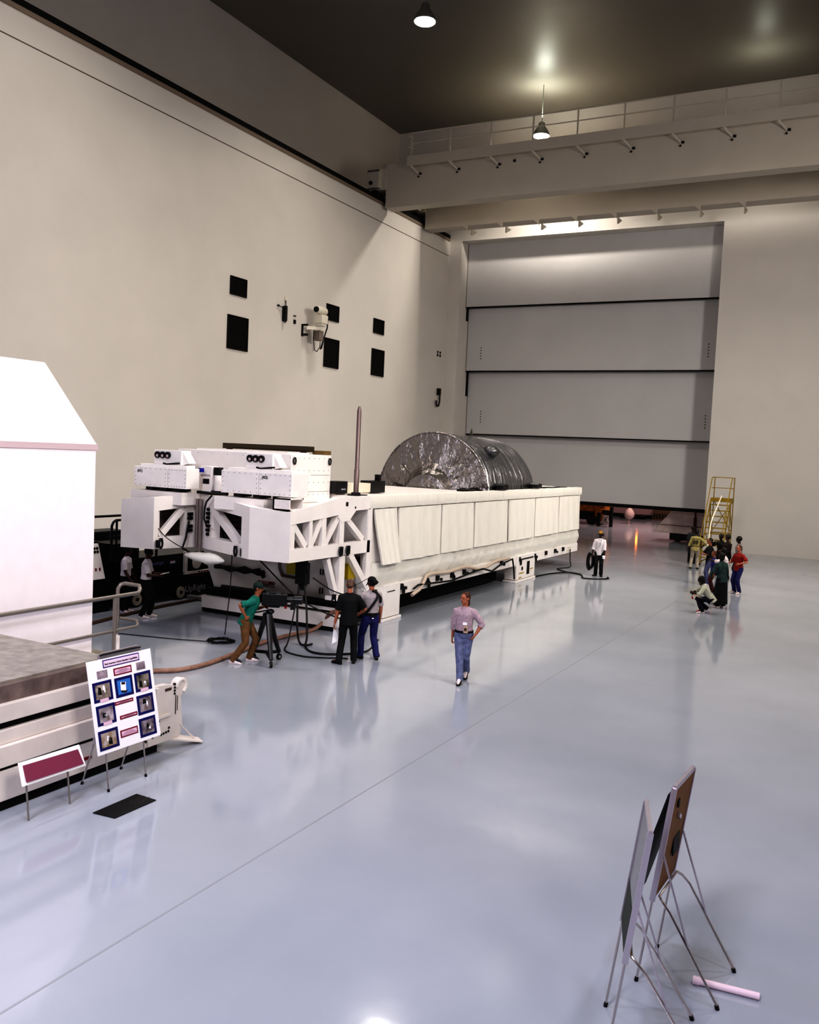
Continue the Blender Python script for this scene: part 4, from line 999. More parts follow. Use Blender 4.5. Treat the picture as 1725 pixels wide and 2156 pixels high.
cable([(-11.45, 32.0, .03), (-11.3, 33.4, .02), (-10.9, 34.3, .02), (-10.35, 34.2, .02), (-10.05, 33.6, .02), (-9.9, 33.2, .02), (-9.4, 33.3, .02), (-9.1, 33.8, .02), (-9.2, 34.1, .02)], .03, 'black cable running from the transporter to the man with the cap')
cable([(-11.42, 36.2, .78), (-11.40, 36.2, .3), (-11.35, 36.1, .04), (-11.6, 35.2, .02), (-11.2, 34.7, .02), (-10.9, 34.45, .02)], .02, 'thin black cable hanging from the far end of the transporter')

# ------------------------------------------------------------ rolling ladder by the far wall
YW = mat('ladder_yellow', (.26, .175, .012), .5)
t = thing('rolling_ladder', 'tall yellow rolling stairway ladder against the far wall', 'ladder', (-6.7, 43.5, 0))
lx0, lx1, ly0, ly1 = -7.15, -6.25, 41.9, 44.0
hp = 2.98
for x in (lx0, lx1):
    MB().bar((x, ly0, .10), (x, ly1, hp), .05, .08).build('stringer', YW, t)
    MB().tube([(x, ly1 + .75, .08), (x, ly1 + .75, 4.0), (x, ly1 + .1, 4.0), (x, ly1 - .06, 3.95), (x, ly0 - .1, 1.2), (x, ly0 - .05, .9), (x, ly0, .2)], .022, 8).build('handrail', YW, t, smooth=True)
    MB().tube([(x, ly1 + .75, 3.5), (x, ly1 + .05, 3.5)], .018, 6).build('mid_rail', YW, t)
    MB().bar((x, ly1, .1), (x, ly1, hp), .04, .04).build('upright', YW, t)
    q = MB(); q.bar((x, ly1 - 1.1, 1.55), (x, ly1 + .75, .35), .03, .03); q.bar((x, ly1 - .2, 2.7), (x, ly1 + .75, 1.5), .03, .03); q.bar((x, ly0, .14), (x, ly1 + .75, .14), .04, .05); q.bar((x, ly1, 1.35), (x, ly1 + .75, 1.35), .03, .06)
    q.bar((x, 42.9, 2.6), (x, 42.98, 1.6), .02, .02)
    q.build('side_brace', YW, t)
    for y in (ly0 + .1, ly1 + .72): MB().cyl((x - .03, y, .06), (x + .03, y, .06), .06, n=14).build('caster', BLACK, t)
for k in range(1, 11):
    f = k / 11
    MB().boxb(lx0, lx1, ly0 + (ly1 - ly0) * f - .09, ly0 + (ly1 - ly0) * f + .09, .1 + (hp - .1) * f - .02, .1 + (hp - .1) * f + .02).build('step', YW, t)
MB().boxb(lx0 - .02, lx1 + .02, ly1 - .05, ly1 + .8, hp - .12, hp + .05).build('landing', YW, t)
q = MB(); q.bar((lx0, ly1 + .75, 4.0), (lx1, ly1 + .75, 4.0), .035, .035); q.bar((lx0, ly1 + .75, 3.5), (lx1, ly1 + .75, 3.5), .03, .03); q.bar((lx0, ly1 + .75, 1.35), (lx1, ly1 + .75, 1.35), .03, .06); q.bar((lx0, ly1 + .75, .14), (lx1, ly1 + .75, .14), .04, .05); q.bar((lx0, ly1 + .75, 2.9), (lx1, ly1 + .75, 1.4), .03, .03); q.bar((lx1, ly1 + .75, 2.9), (lx0, ly1 + .75, 1.4), .03, .03)
q.build('back_frame', YW, t)
tag(MB().tube(catmull([(-6.75, 41.2, .02), (-6.72, 41.35, 1.0), (-6.7, 41.7, 2.0), (-6.62, 42.6, 2.7), (-6.62, 43.6, 3.15)]), .028, 8).build('white_pole', mat('pole_white', (.75, .70, .58), .5), smooth=True), 'curved white pole leaning on the yellow ladder', 'pole')

# ------------------------------------------------------------ things in the room beyond the door
GW = mat('dim_white', (.46, .38, .36), .5, var=.1, vscale=3)
t = thing('flight_hardware_cart', 'pale wedge-shaped panel on a dark wheeled cart beyond the door at right', 'cart', (-10, 54, 0))
b = MB().quadprism([(-11.55, 53.4, .95), (-11.0, 53.4, 1.6), (-10.55, 53.4, 2.25), (-10.0, 53.4, 2.9), (-6.8, 53.4, 2.9), (-6.6, 53.4, .95)], (0, 1.6, 0)).build('wedge_panel', GW, t, bevel=.03)
MB().quadprism([(-11.85, 53.3, .52), (-11.55, 53.3, .95), (-6.5, 53.3, .95), (-6.5, 53.3, .45)], (0, 1.9, 0)).build('lower_panel', GW, t, bevel=.03)
MB().boxb(-11.6, -6.6, 53.36, 53.4, .93, .97).build('dark_seam', DARK, b)
MB().box((-10.3, 53.35, .80), (.35, .06, .12)).build('handle', BLACK, t)
MB().cyl((-9.45, 53.2, .45), (-9.45, 53.2, 2.6), .05, n=10).cyl((-9.45, 53.2, .5), (-9.45, 53.2, 1.5), .085, n=10).build('brown_mast', mat('mast_brown', (.09, .03, .02), .5), t)
MB().boxb(-10.9, -6.6, 53.5, 55, .1, .5).build('cart_base', BLACK, t)
for x in (-10.4, -8.6, -7): MB().cyl((x, 53.35, .22), (x, 53.5, .22), .22, n=16).build('wheel', BLACK, t)
OR_ = mat('dim_orange', (.30, .11, .02), .5, var=.4, vscale=3)
t = thing('orange_tractor', 'dim orange service vehicle beyond the door at the far left', 'vehicle', (-18.5, 63, 0))
MB().boxb(-20.4, -17.2, 62, 64, .9, 2.6).boxb(-17.9, -17.25, 61.9, 62, .3, 1.2).build('vehicle_body', OR_, t, bevel=.05)
MB().boxb(-20.4, -17.3, 61.95, 64, .35, .95).build('dark_chassis', BLACK, t)
for x in (-19.4, -18.05): MB().cyl((x, 61.7, .36), (x, 62.0, .36), .36, n=22).build('wheel', BLACK, t, smooth=True)
MB().boxb(-18.15, -17.95, 61.85, 62.0, 1.55, 1.75).build('headlight', mat('headlight_pale', (.8, .75, .7), .3), t)
MB().cyl((-18.3, 61.9, 1.9), (-17.0, 61.9, 1.75), .06, n=8).build('exhaust_pipe', BLACK, t)
t = thing('striped_barrier', 'black and white striped stand beside the orange vehicle', 'barrier', (-17, 61, 0))
MB().boxb(-17.45, -17.2, 60.9, 61.1, .02, .95).boxb(-16.55, -16.35, 60.9, 61.1, .02, 1.4).boxb(-17.1, -16.5, 60.9, 61.2, .85, 1.15).build('frame', BLACK, t)
MB().boxb(-17.0, -16.6, 60.85, 60.9, .2, .8).build('white_face', mat('face_white', (.6, .52, .5), .5), t)
MB().bar((-16.95, 60.83, .25), (-16.65, 60.83, .75), .02, .09, up=(0, 1, 0)).bar((-16.95, 60.83, .75), (-16.65, 60.83, .25), .02, .09, up=(0, 1, 0)).build('cross_stripe', BLACK, t)
q = MB(); q.rings([[Vector((-16.45 + .38 * s * math.cos(a * PI / 8), 66 + .4 * s * math.sin(a * PI / 8), z)) for a in range(16)] for z, s in ((.35, .5), (.5, .9), (.75, 1), (1.0, .7), (1.2, .2))]).boxb(-16.5, -16.38, 65.9, 66.1, .01, .4)
tag(q.build('draped_cover', mat('drape_pink', (.5, .38, .36), .7), smooth=True), 'pale draped hump on a short stem beyond the door', 'cover')
q = MB()
for k in range(3): q.ell((-18.4 + k * .62, 72.6, .16 + .03 * (k % 3)), .55, .4, .16 + .04 * (k % 2), 12, 8)
for k in range(3): q.ell((-18.4 + k * .62, 72.6, .1), .5, .45, .1, 10, 6)
tag(q.build('dark_bundle', BLACK, smooth=True), 'long low dark bundle against the far wall beyond the door', 'bundle')
t = thing('louvred_box', 'brown louvred box standing against the far wall beyond the door', 'box', (-14.9, 73.3, 0))
MB().boxb(-16.3, -14.0, 72.9, 73.8, .01, 1.05).build('box_body', mat('box_brown', (.12, .075, .045), .6), t)
q = MB()
for k in range(10): q.boxb(-16.2 + k * .22, -16.08 + k * .22, 72.86, 72.9, .12, .5)
q.build('louvres', BLACK, t)
t = thing('warning_lamp', 'orange warning lamp on the far wall, seen only as a reflection in the floor', 'lamp', (-17.7, 73.9, 1.9))
MB().boxb(-17.82, -17.58, 73.86, 73.999, 1.5, 2.2).build('wall_mount', BLACKM, t)
MB().tube([(-17.7, 73.8, 1.58), (-17.7, 73.8, 2.12)], .075, 12).build('lamp_glass', mat('amber_glow', (1, .28, .05), .4, emit=6), t)
# ------------------------------------------------------------ people
def solid(mb, name, mats, parent, voxel, smooth_it=4, wrinkle=0.0, face=None, seed=0):
    me = bpy.data.meshes.new(name); me.from_pydata([tuple(p) for p in mb.v], [], mb.f)
    bm = bmesh.new(); bm.from_mesh(me); bmesh.ops.recalc_face_normals(bm, faces=bm.faces[:]); bm.to_mesh(me); bm.free()
    tmp = bpy.data.objects.new('solid_tmp', me); COL.objects.link(tmp)
    r = tmp.modifiers.new('r', 'REMESH'); r.mode = 'VOXEL'; r.voxel_size = voxel * VS
    if smooth_it:
        s = tmp.modifiers.new('s', 'SMOOTH'); s.iterations = smooth_it; s.factor = .5
    bpy.context.view_layer.update()
    m2 = bpy.data.meshes.new_from_object(tmp.evaluated_get(bpy.context.evaluated_depsgraph_get()))
    bpy.data.objects.remove(tmp); bpy.data.meshes.remove(me)
    m2.name = name
    if wrinkle:
        for v in m2.vertices:
            p = v.co
            d = noise.noise(Vector((p.x * 9 + seed, p.y * 9, p.z * 6))) + .6 * noise.noise(Vector((p.x * 18, p.y * 18 + seed, p.z * 13)))
            v.co = p + v.normal * d * wrinkle
    m2.materials.clear()
    for m in mats: m2.materials.append(m)
    m2.polygons.foreach_set('use_smooth', [True] * len(m2.polygons))
    if face:
        import numpy as np
        n = len(m2.polygons); ce = np.empty(n * 3, 'f'); m2.polygons.foreach_get('center', ce); ce = ce.reshape(-1, 3)
        mi = np.zeros(n, 'i')
        for (c, rad, idx) in face: mi[np.linalg.norm(ce - np.array(c), axis=1) < rad] = idx
        m2.polygons.foreach_set('material_index', mi)
    o = bpy.data.objects.new(name, m2); COL.objects.link(o); o.parent = parent
    return o

def ik(a, b, l1, l2, pole):
    d = b - a; L = d.length
    if L > (l1 + l2) * .998:
        return a + d * (l1 / (l1 + l2))
    x = (l1 * l1 - l2 * l2 + L * L) / (2 * L)
    h = math.sqrt(max(0, l1 * l1 - x * x)); u = d / L
    p = Vector(pole); p = p - u * p.dot(u); p = p.normalized() if p.length > 1e-5 else u.orthogonal()
    return a + u * x + p * h

EYE = mat('eye_dark', (.015, .01, .008), .3)
SKINS = {'fair': mat('skin_fair', (.42, .17, .10), .5), 'tan': mat('skin_tan', (.30, .12, .06), .5), 'brown': mat('skin_brown', (.075, .03, .02), .5), 'dark': mat('skin_dark', (.035, .016, .012), .5)}
LIP = mat('lip', (.22, .06, .05), .5)

def ring_el(c, s, f, w, d, n=20):
    return [c + s * (w * math.cos(2 * PI * k / n)) + f * (d * math.sin(2 * PI * k / n)) for k in range(n)]

def person(label, loc, face, H=1.75, skin='fair', shirt=None, sleeve='short', pants=None, shoes=None, hair=None, hairstyle='short', cap=None,
           pelvis=(0, 0, .93), lean=(0, .01, .52), twist=0.0, footL=(-.11, 0), footR=(.11, 0), toeL=.15, toeR=-.15, heelL=0.0, heelR=0.0,
           handL=None, handR=None, poleL=(-.3, -1, -.2), poleR=(.3, -1, -.2), knee=(0, 1, 0), yaw=0.0, pitch=0.0, tuck=False, belt=None,
           voxel=.0075, skirt=False, group=None, extras=None, curl=.5, cap_style='ball', tongue=None):
    s_ = H / 1.75
    t = thing('person', label, 'person', (loc[0], loc[1], 0), math.atan2(-face[0], face[1]), group)
    Vx = lambda p: Vector(p)
    P = Vx(pelvis); N = P + Vx(lean)
    up = Vx(lean).normalized()
    def frame(tw):
        s = Vector((math.cos(tw), math.sin(tw), 0)); f = Vector((-math.sin(tw), math.cos(tw), 0))
        s = (s - up * s.dot(up)).normalized(); f = up.cross(s)
        return s, f
    s0, f0 = frame(twist * .2); s1, f1 = frame(twist)
    if handL is None: handL = (-.25, .05, .80)
    if handR is None: handR = (.25, .05, .80)
    sh = {-1: N - up * .082 - s1 * .172, 1: N - up * .082 + s1 * .172}
    hip = {-1: P - s0 * .09 - Vector((0, 0, .03)), 1: P + s0 * .09 - Vector((0, 0, .03))}
    ank = {-1: Vector((footL[0], footL[1], .085 + heelL)), 1: Vector((footR[0], footR[1], .085 + heelR))}
    toe = {-1: toeL, 1: toeR}; heel = {-1: heelL, 1: heelR}
    kn = {k: ik(hip[k], ank[k], .435, .425, knee) for k in (-1, 1)}
    hd = {-1: Vx(handL), 1: Vx(handR)}
    el = {-1: ik(sh[-1], hd[-1], .29, .255, poleL), 1: ik(sh[1], hd[1], .29, .255, poleR)}
    for k in (-1, 1):  # keep the wrist on the forearm
        d = hd[k] - el[k]
        if d.length > .26: hd[k] = el[k] + d.normalized() * .255
    prof = [(-.20, .10, .08), (-.08, .155, .112), (.06, .158, .115), (.28, .138, .10), (.52, .150, .110), (.76, .170, .112), (.89, .138, .085), (.97, .072, .064), (1.04, .054, .056)]
    def tor(grow, t0=-.3, t1=2, extra=None):
        out = []
        for (u, w, d) in prof:
            if u < t0 or u > t1: continue
            g = grow
            s, f = frame(twist * (.2 + .8 * max(0, min(1, u))))
            out.append(ring_el(P + Vx(lean) * u, s, f, w + g, d + g))
        return out
    # --- body
    b = MB()
    b.rings(tor(0))
    hc = N + Vector((0, .028, .155)) + up * .02
    Rh = Matrix.Rotation(yaw, 3, 'Z') @ Matrix.Rotation(pitch, 3, 'X')
    hp = lambda x, y, z: hc + Rh @ Vector((x, y, z))
    b.tube([N - up * .04, N + up * .06, hp(0, -.012, -.06)], [.062, .054, .056], 14)
    b.ell(hp(0, -.008, .022), .075, .095, .098, 20, 14, Rh)
    b.ell(hp(0, .022, -.048), .056, .064, .066, 16, 10, Rh)
    b.ell(hp(0, .062, -.086), .026, .022, .022, 10, 8, Rh)
    b.tube([hp(0, .082, .03), hp(0, .106, -.012), hp(0, .09, -.026)], [.009, .0145, .012], 8)
    b.ell(hp(0, .082, .043), .05, .014, .012, 12, 8, Rh)
    b.ell(hp(0, .082, -.053), .024, .012, .010, 10, 6, Rh)
    for k in (-1, 1): b.ell(hp(.076 * k, -.008, .0), .010, .022, .033, 8, 8, Rh); b.ell(hp(.03 * k, .083, .022), .011, .008, .008, 8, 6, Rh)
    for k in (-1, 1):
        a, e, w = sh[k], el[k], hd[k]
        b.tube([a - s1 * k * .07, a, a.lerp(e, .5), e, e.lerp(w, .35), w], [.055, .056, .047, .04, .04, .026], 12)
        d = (w - e).normalized()
        tw_ = Vector((-k, 0, 0)); nrm = (tw_ - d * tw_.dot(d)); nrm = nrm.normalized() if nrm.length > .1 else d.orthogonal().normalized()
        wid = d.cross(nrm).normalized()
        if wid.dot(Vector((0, 1, 0))) < 0 and abs(wid.y) > .2: wid = -wid
        Rm = Matrix((wid, nrm, d)).transposed()
        b.ell(w + d * .045, .041, .018, .055, 12, 8, Rm)
        for i, (o_, ln) in enumerate(((.031, .070), (.011, .080), (-.010, .074), (-.030, .058))):
            q0 = w + d * .078 + wid * o_
            d1 = (d * math.cos(curl * .6) + nrm * math.sin(curl * .6)); d2_ = (d * math.cos(curl * 1.7) + nrm * math.sin(curl * 1.7))
            q1 = q0 + d1 * ln * .5; q2 = q1 + d2_ * ln * .5
            b.tube([q0 - d * .02, q0, q1, q2], [.0095, .0098, .009, .0075], 8)
        q0 = w + d * .025 + wid * .03
        b.tube([q0, q0 + (wid * .7 + d * .7) * .035, q0 + (wid * .5 + d * .85 + nrm * .2) * .072], [.013, .0115, .009], 8)
        h_, kk, an = hip[k], kn[k], ank[k]
        b.tube([h_ + Vector((0, 0, .05)), h_, h_.lerp(kk, .5), kk, kk.lerp(an, .35), kk.lerp(an, .75), an], [.08, .086, .07, .052, .054, .04, .036], 14)
        td = Vector((-math.sin(toe[k]), math.cos(toe[k]), 0))
        b.tube([an, an + td * .05 - Vector((0, 0, .03 + heel[k] * .3)), an + td * .16 - Vector((0, 0, .05 + heel[k]))], [.04, .038, .026], 12)
    fc = [(hp(.031, .090, .018), .0125, 1), (hp(-.031, .090, .018), .0125, 1), (hp(0, .093, -.053), .016, 2), (hp(.014, .09, -.053), .010, 2), (hp(-.014, .09, -.053), .010, 2)]
    sk = SKINS[skin]
    solid(b, 'body', [sk, EYE, LIP], t, voxel, 3, face=fc)
    # --- trousers / skirt
    if pants:
        c = MB()
        c.rings(tor(.018, -.21, .12))
        c.ell(P - Vector((0, 0, .10)), .15, .115, .07, 16, 10)
        if skirt:
            rs = [ring_el(P + Vector((0, 0, -.05)), s0, f0, .18, .14)]
            for z, w_ in ((.6, .20), (.3, .215), (.12, .225)): rs.append(ring_el(Vector(((footL[0] + footR[0]) / 2, (footL[1] + footR[1]) / 2, z)), s0, f0, w_, w_ * .8))
            c.rings(rs)
        for k in (-1, 1):
            h_, kk, an = hip[k], kn[k], ank[k]
            dn_ = (an - kk).normalized()
            c.tube([h_ + Vector((0, 0, .06)), h_, h_.lerp(kk, .45), kk, kk.lerp(an, .5), an - dn_ * .03, an + dn_ * .035], [.10, .106, .092, .077, .072, .07, .068], 16)
        solid(c, 'trousers', [pants], t, max(voxel, .009), 4, .006, seed=loc[0])
    if belt:
        MB().rings([ring_el(P + Vx(lean) * u, s0, f0, .184, .141, 28) for u in (.075, .145)]).build('belt', belt, t, local=True, smooth=True)
    # --- shirt
    if shirt:
        c = MB()
        rs = tor(.020, .05 if tuck else -.15, .93)
        if not tuck:
            s, f = frame(twist * .2)
            rs[0] = ring_el(P + Vx(lean) * (-.22), s, f, .185, .145)
        c.rings(rs)
        c.tube([N - up * .06, N - up * .01, N + up * .022], [.11, .078, .068], 16)
        for k in (-1, 1):
            a, e, w = sh[k], el[k], hd[k]
            if sleeve == 'short':
                c.tube([a - s1 * k * .10 + up * .03, a, a.lerp(e, .45), a.lerp(e, .86)], [.060, .069, .070, .072], 14)
            elif sleeve == 'elbow':
                c.tube([a - s1 * k * .10 + up * .03, a, a.lerp(e, .5), e, e.lerp(w, .32)], [.060, .070, .072, .068, .066], 14)
            else:
                c.tube([a - s1 * k * .10 + up * .03, a, a.lerp(e, .5), e, e.lerp(w, .6), e.lerp(w, .95)], [.060, .068, .064, .057, .05, .045], 14)
        solid(c, 'shirt', [shirt], t, max(voxel, .009), 4, .006, seed=loc[1])
    # --- shoes
    shoes = shoes or (BLACK, BLACK)
    if not isinstance(shoes, tuple): shoes = (shoes, shoes)
    for k in (-1, 1):
        an = ank[k]; td = Vector((-math.sin(toe[k]), math.cos(toe[k]), 0)); sd = Vector((td.y, -td.x, 0))
        hz = heel[k]
        rs = []
        for (u, w_, zt) in ((-.075, .022, .05), (-.065, .036, .08), (-.03, .041, .105), (.03, .042, .10), (.09, .047, .075), (.14, .047, .058), (.175, .036, .045), (.192, .015, .03)):
            z0 = max(0, hz * (1 - (u + .075) / .20)); c0 = Vector((an.x, an.y, 0)) + td * u
            rg = []
            for i in range(14):
                a = 2 * PI * i / 14
                rg.append(c0 + sd * w_ * math.cos(a) + Vector((0, 0, z0 + zt / 2 + zt / 2 * max(-1, min(1, 1.25 * math.sin(a))))))
            rs.append(rg)
        so = MB().rings(rs).build('shoe', shoes[0], t, smooth=True, local=True)
        if shoes[1] is not shoes[0]:
            c0 = Vector((an.x, an.y, 0)) + td * .02
            q = MB()
            q.tube([c0 + td * .05 + Vector((0, 0, .09 + hz * .5)), c0 + td * .11 + Vector((0, 0, .062 + hz * .3)), c0 + td * .165 + Vector((0, 0, .035))], [.036, .034, .022], 10)
            q.build('toe_cap', shoes[1], so, smooth=True, local=True)
    # --- hair
    if hair:
        c = MB()
        if hairstyle == 'balding':
            c.ell(hp(0, -.03, .0), .082, .088, .075, 18, 12, Rh); c.ell(hp(0, -.012, .05), .076, .088, .075, 16, 10, Rh)
        elif hairstyle == 'bob':
            c.ell(hp(0, -.026, .026), .092, .098, .108, 20, 12, Rh); c.ell(hp(0, -.05, -.05), .088, .06, .085, 16, 10, Rh)
        elif hairstyle == 'ponytail':
            c.ell(hp(0, -.022, .032), .081, .095, .100, 20, 12, Rh)
            c.ell(hp(0, -.075, -.045), .038, .035, .075, 12, 10, Rh); c.ell(hp(0, -.088, -.11), .026, .026, .05, 12, 10, Rh)
        elif hairstyle == 'full':
            c.ell(hp(0, -.024, .034), .096, .106, .110, 20, 12, Rh)
        else:
            c.ell(hp(0, -.020, .030), .081, .096, .100, 20, 12, Rh); c.ell(hp(0, -.045, -.02), .074, .062, .06, 16, 10, Rh)
        solid(c, 'hair', [hair], t, max(.008, voxel), 2, .004)
    if cap:
        c = MB()
        c.ell(hp(0, -.012, .052), .090, .106, .082, 20, 12, Rh)
        if cap_style == 'back':
            c.tube([hp(0, -.09, .03), hp(0, -.165, .02)], [.06, .05], 12)
            c.box(hp(0, -.14, .022), (.12, .10, .012), m=Rh)
        elif cap_style == 'brim':
            c.rings([ring_el(hp(0, -.01, .035), Rh @ Vector((1, 0, 0)), Rh @ Vector((0, 1, 0)), .155, .16, 24), ring_el(hp(0, -.01, .048), Rh @ Vector((1, 0, 0)), Rh @ Vector((0, 1, 0)), .15, .155, 24)])
        else:
            c.box(hp(0, .125, .040), (.13, .10, .012), m=Rh)
        solid(c, 'cap', [cap], t, .007, 2)
    t.scale = (s_, s_, s_)
    J = dict(P=P, N=N, sh=sh, el=el, hd=hd, hp=hp, s1=s1, f1=f1, up=up, frame=frame, lean=Vx(lean), Rh=Rh, kn=kn)
    if extras: extras(t, J)
    return t, J

DENIM = mat('denim_light', (.165, .185, .30), .8, var=.25, vscale=14)
DENIMD = mat('denim_dark', (.022, .024, .115), .8, var=.3, vscale=14)
BLACKC = mat('black_cloth', (.010, .010, .011), .85)
KHAKI = mat('brown_trousers', (.16, .085, .035), .8, var=.2, vscale=12)
LILAC = mat('lilac_check_shirt', (.44, .34, .38), .8, var=.22, vscale=30)
GREYT = mat('grey_tshirt', (.38, .34, .35), .8, var=.1, vscale=14)
WHITET = mat('white_shirt', (.66, .61, .63), .8, var=.08, vscale=12)
TEAL = mat('teal_shirt', (.012, .17, .13), .8, var=.2, vscale=10)
TEALD = mat('dark_teal_shirt', (.03, .06, .055), .8, var=.5, vscale=9)
SNEAK = mat('sneaker_white', (.75, .66, .66), .6)
HB = mat('hair_brown', (.085, .030, .015), .6); HK = mat('hair_black', (.008, .007, .006), .6); HG = mat('hair_greying', (.13, .075, .05), .6, var=.5, vscale=30)

# man walking in the middle of the floor
def ex(t, J):
    P, L, up = J['P'], J['lean'], J['up']
    c = P + L * .34 + J['f1'] * .135
    b = MB(); b.box(c + Vector((-.03, .01, .05)), (.085, .012, .055)); b.build('paper_note', PW, t, local=True)
    b = MB(); b.box(c + Vector((-.05, .012, -.06)), (.085, .012, .14)); o = b.build('badge', mat('badge_tan', (.55, .42, .33), .5), t, local=True)
    MB().box(c + Vector((-.045, .02, -.06)), (.05, .006, .06)).build('badge_photo', mat('badge_brown', (.10, .06, .03), .5), o, local=True)
SHOEW = (BLACK, SNEAK)
t, J = person('man in lilac checked shirt and pale jeans walking alone across the open floor', (-7.18, 16.15), (.28, -.96), 1.80, 'fair', LILAC, 'elbow', DENIM, SHOEW, HB, 'ponytail',
       pelvis=(0, 0, .925), lean=(.0, .02, .52), footL=(-.05, -.24), footR=(.0, .28), toeL=.0, toeR=-.05, heelL=.06,
       handL=(-.23, .09, .93), poleL=(-1, -.55, .1), handR=(.24, -.10, .80), poleR=(.5, -1, 0), yaw=-.7, pitch=-.05, tuck=True, belt=BLACK, voxel=.006, extras=ex, curl=.9)

# man in black with a white sheet of paper
def ex(t, J):
    w = J['hd'][-1]
    MB().quadprism([w + Vector((-.02, .04, -.06)), w + Vector((.06, .12, -.10)), w + Vector((.10, .08, -.36)), w + Vector((-.04, -.03, -.42))], (.006, 0, 0)).build('sheet', PW, t, local=True)
    hp = J['hp']
    q = MB(); q.tube([hp(.085, .0, .0), hp(.10, .03, -.01), hp(.24, .10, .06), hp(.34, .14, .12)], .006, 6); q.ell(hp(.085, 0, 0), .025, .03, .03, 10, 8); q.build('headset', BLACK, t, local=True)
    q = MB(); c = J['P'] + Vector((-.33, .12, .42)); q.box(c, (.09, .05, .11)); q.tube([c + Vector((-.035, 0, -.05)), c + Vector((-.035, 0, -.15)), c + Vector((.035, 0, -.15)), c + Vector((.035, 0, -.05))], .018, 8); q.build('shoulder_bracket', BLACK, t, local=True)
person('man in black clothes seen from behind holding a white sheet of paper', (-9.72, 15.88), (-.48, .88), 1.80, 'fair', BLACKC, 'short', BLACKC, BLACK, HG, 'balding',
       lean=(0, .0, .53), footL=(-.17, -.04), footR=(.13, .09), toeL=.9, toeR=-.05, handL=(-.29, .05, .80), poleL=(-.5, -1, 0), handR=(.20, .24, 1.0), poleR=(1, -.5, -.2), curl=1.0, voxel=.006, extras=ex)

# man with cap, strap and blue jeans
def ex(t, J):
    P, L = J['P'], J['lean']; s, f = J['s1'], J['f1']
    def bk(u, x, d): return P + L * u + s * x - f * d
    q = MB()
    pts = [bk(.06, -.19, .06), bk(.25, -.12, .136), bk(.5, -.02, .152), bk(.74, .07, .152), bk(.9, .10, .115), bk(1.0, .06, .08), bk(1.03, -.02, .085)]
    vs = []
    for p in pts: vs.append(p)
    q.tube(pts, .026, 8); q.tube([bk(.9, .10, .12), bk(.75, .16, .125), bk(.55, .195, .05)], .024, 8)
    q.build('shoulder_strap', BLACK, t, smooth=True, local=True)
    q = MB(); q.box(P + L * .05 + s * .0 - f * .145, (.12, .02, .05)); q.build('belt_pouch', BLACK, t, local=True)
    MB().ell(P + s * -.01 - f * .145 - Vector((0, 0, .03)), .022, .012, .014, 10, 6).build('pocket_tag', PW, t, local=True)
    hp = J['hp']; q = MB(); q.ell(hp(-.09, .0, -.01), .02, .034, .036, 10, 8); q.tube([hp(-.09, .02, -.02), hp(-.07, .09, -.07)], .009, 6); q.build('headset', BLACK, t, local=True)
person('man in grey T-shirt and blue jeans wearing a backward black cap and a black strap', (-9.58, 16.55), (-.80, .60), 1.79, 'fair', GREYT, 'short', DENIMD, BLACK, HK, 'short', cap=BLACKC, cap_style='back',
       lean=(0, .0, .53), footL=(-.16, .10), footR=(.14, -.08), toeL=.35, toeR=-.35, handL=(-.26, .30, 1.08), poleL=(-1, -.2, -.6), handR=(.27, .12, .86), poleR=(.6, -1, 0), tuck=True, belt=BLACK, yaw=.25, voxel=.006, extras=ex)

# camera operator leaning to the view-finder
person('camera operator in teal shirt and brown trousers leaning to his tripod camera', (-11.50, 14.60), (.86, .50), 1.76, 'tan', TEAL, 'short', KHAKI, (SNEAK, BLACK), HK, 'short', cap=mat('cap_dark_green', (.012, .03, .025), .8), cap_style='ball',
       pelvis=(.0, .06, .90), lean=(.0, .20, .485), footL=(-.16, .14), footR=(.13, -.16), toeL=.1, toeR=-.2, handR=(.235, .08, 1.02), poleR=(.35, -1, .1), handL=(-.24, .40, 1.14), poleL=(-.5, -.2, -1), yaw=-.1, pitch=-.2, voxel=.006, curl=1.3)
# tripod and video camera
tx, ty = -11.12, 14.93
t = thing('camera_tripod', 'black wheeled tripod carrying the video camera', 'tripod', (tx, ty, 0))
feet = [(-10.76, 14.62), (-11.06, 15.30), (-11.52, 15.02)]
for (x, y) in feet:
    d = Vector((x - tx, y - ty, 0))
    MB().tube([(tx + d.x * .12, ty + d.y * .12, 1.02), (tx + d.x * .62, ty + d.y * .62, .48), (x, y, .16)], [.062, .052, .042], 8).build('leg', BLACKM, t)
    o = MB().bar((tx, ty, .22), (x, y, .17), .05, .06).build('dolly_arm', BLACKM, t)
    s = d.normalized().cross(Vector((0, 0, 1)))
    c = Vector((x, y, .065))
    w = MB().cyl(c - s * .022, c + s * .022, .065, n=18).build('caster_wheel', BLACK, o, smooth=True)
    MB().cyl(c - s * .025, c + s * .025, .03, n=12).build('caster_hub', CHROME, w)
MB().cyl((tx, ty, .95), (tx + .04, ty, 1.06), .07, n=14).ell((tx + .06, ty + .02, 1.08), .08, .08, .055, 12, 8).build('head', BLACKM, t, smooth=True)
MB().tube([(tx, ty, 1.1), (tx - .3, ty - .08, 1.02), (tx - .42, ty - .1, 1.0)], .015, 8).build('pan_handle', BLACKM, t)
t = thing('video_camera', 'black broadcast video camera with big lens mounted on the tripod', 'video camera', (tx, ty, 1.16))
cd = Vector((.88, .47, 0)); cs = Vector((.47, -.88, 0)); Z = Vector((0, 0, 1)); cc = Vector((tx + .13, ty + .05, 1.335))
Rm = Matrix((cd, cs * -1, Z)).transposed()
MB().box(cc, (.52, .17, .25), m=Rm).box(cc + Z * .135 - cd * .02, (.36, .06, .05), m=Rm).box(cc - Z * .14, (.22, .10, .05), m=Rm).build('camera_body', BLACK, t, bevel=.015)
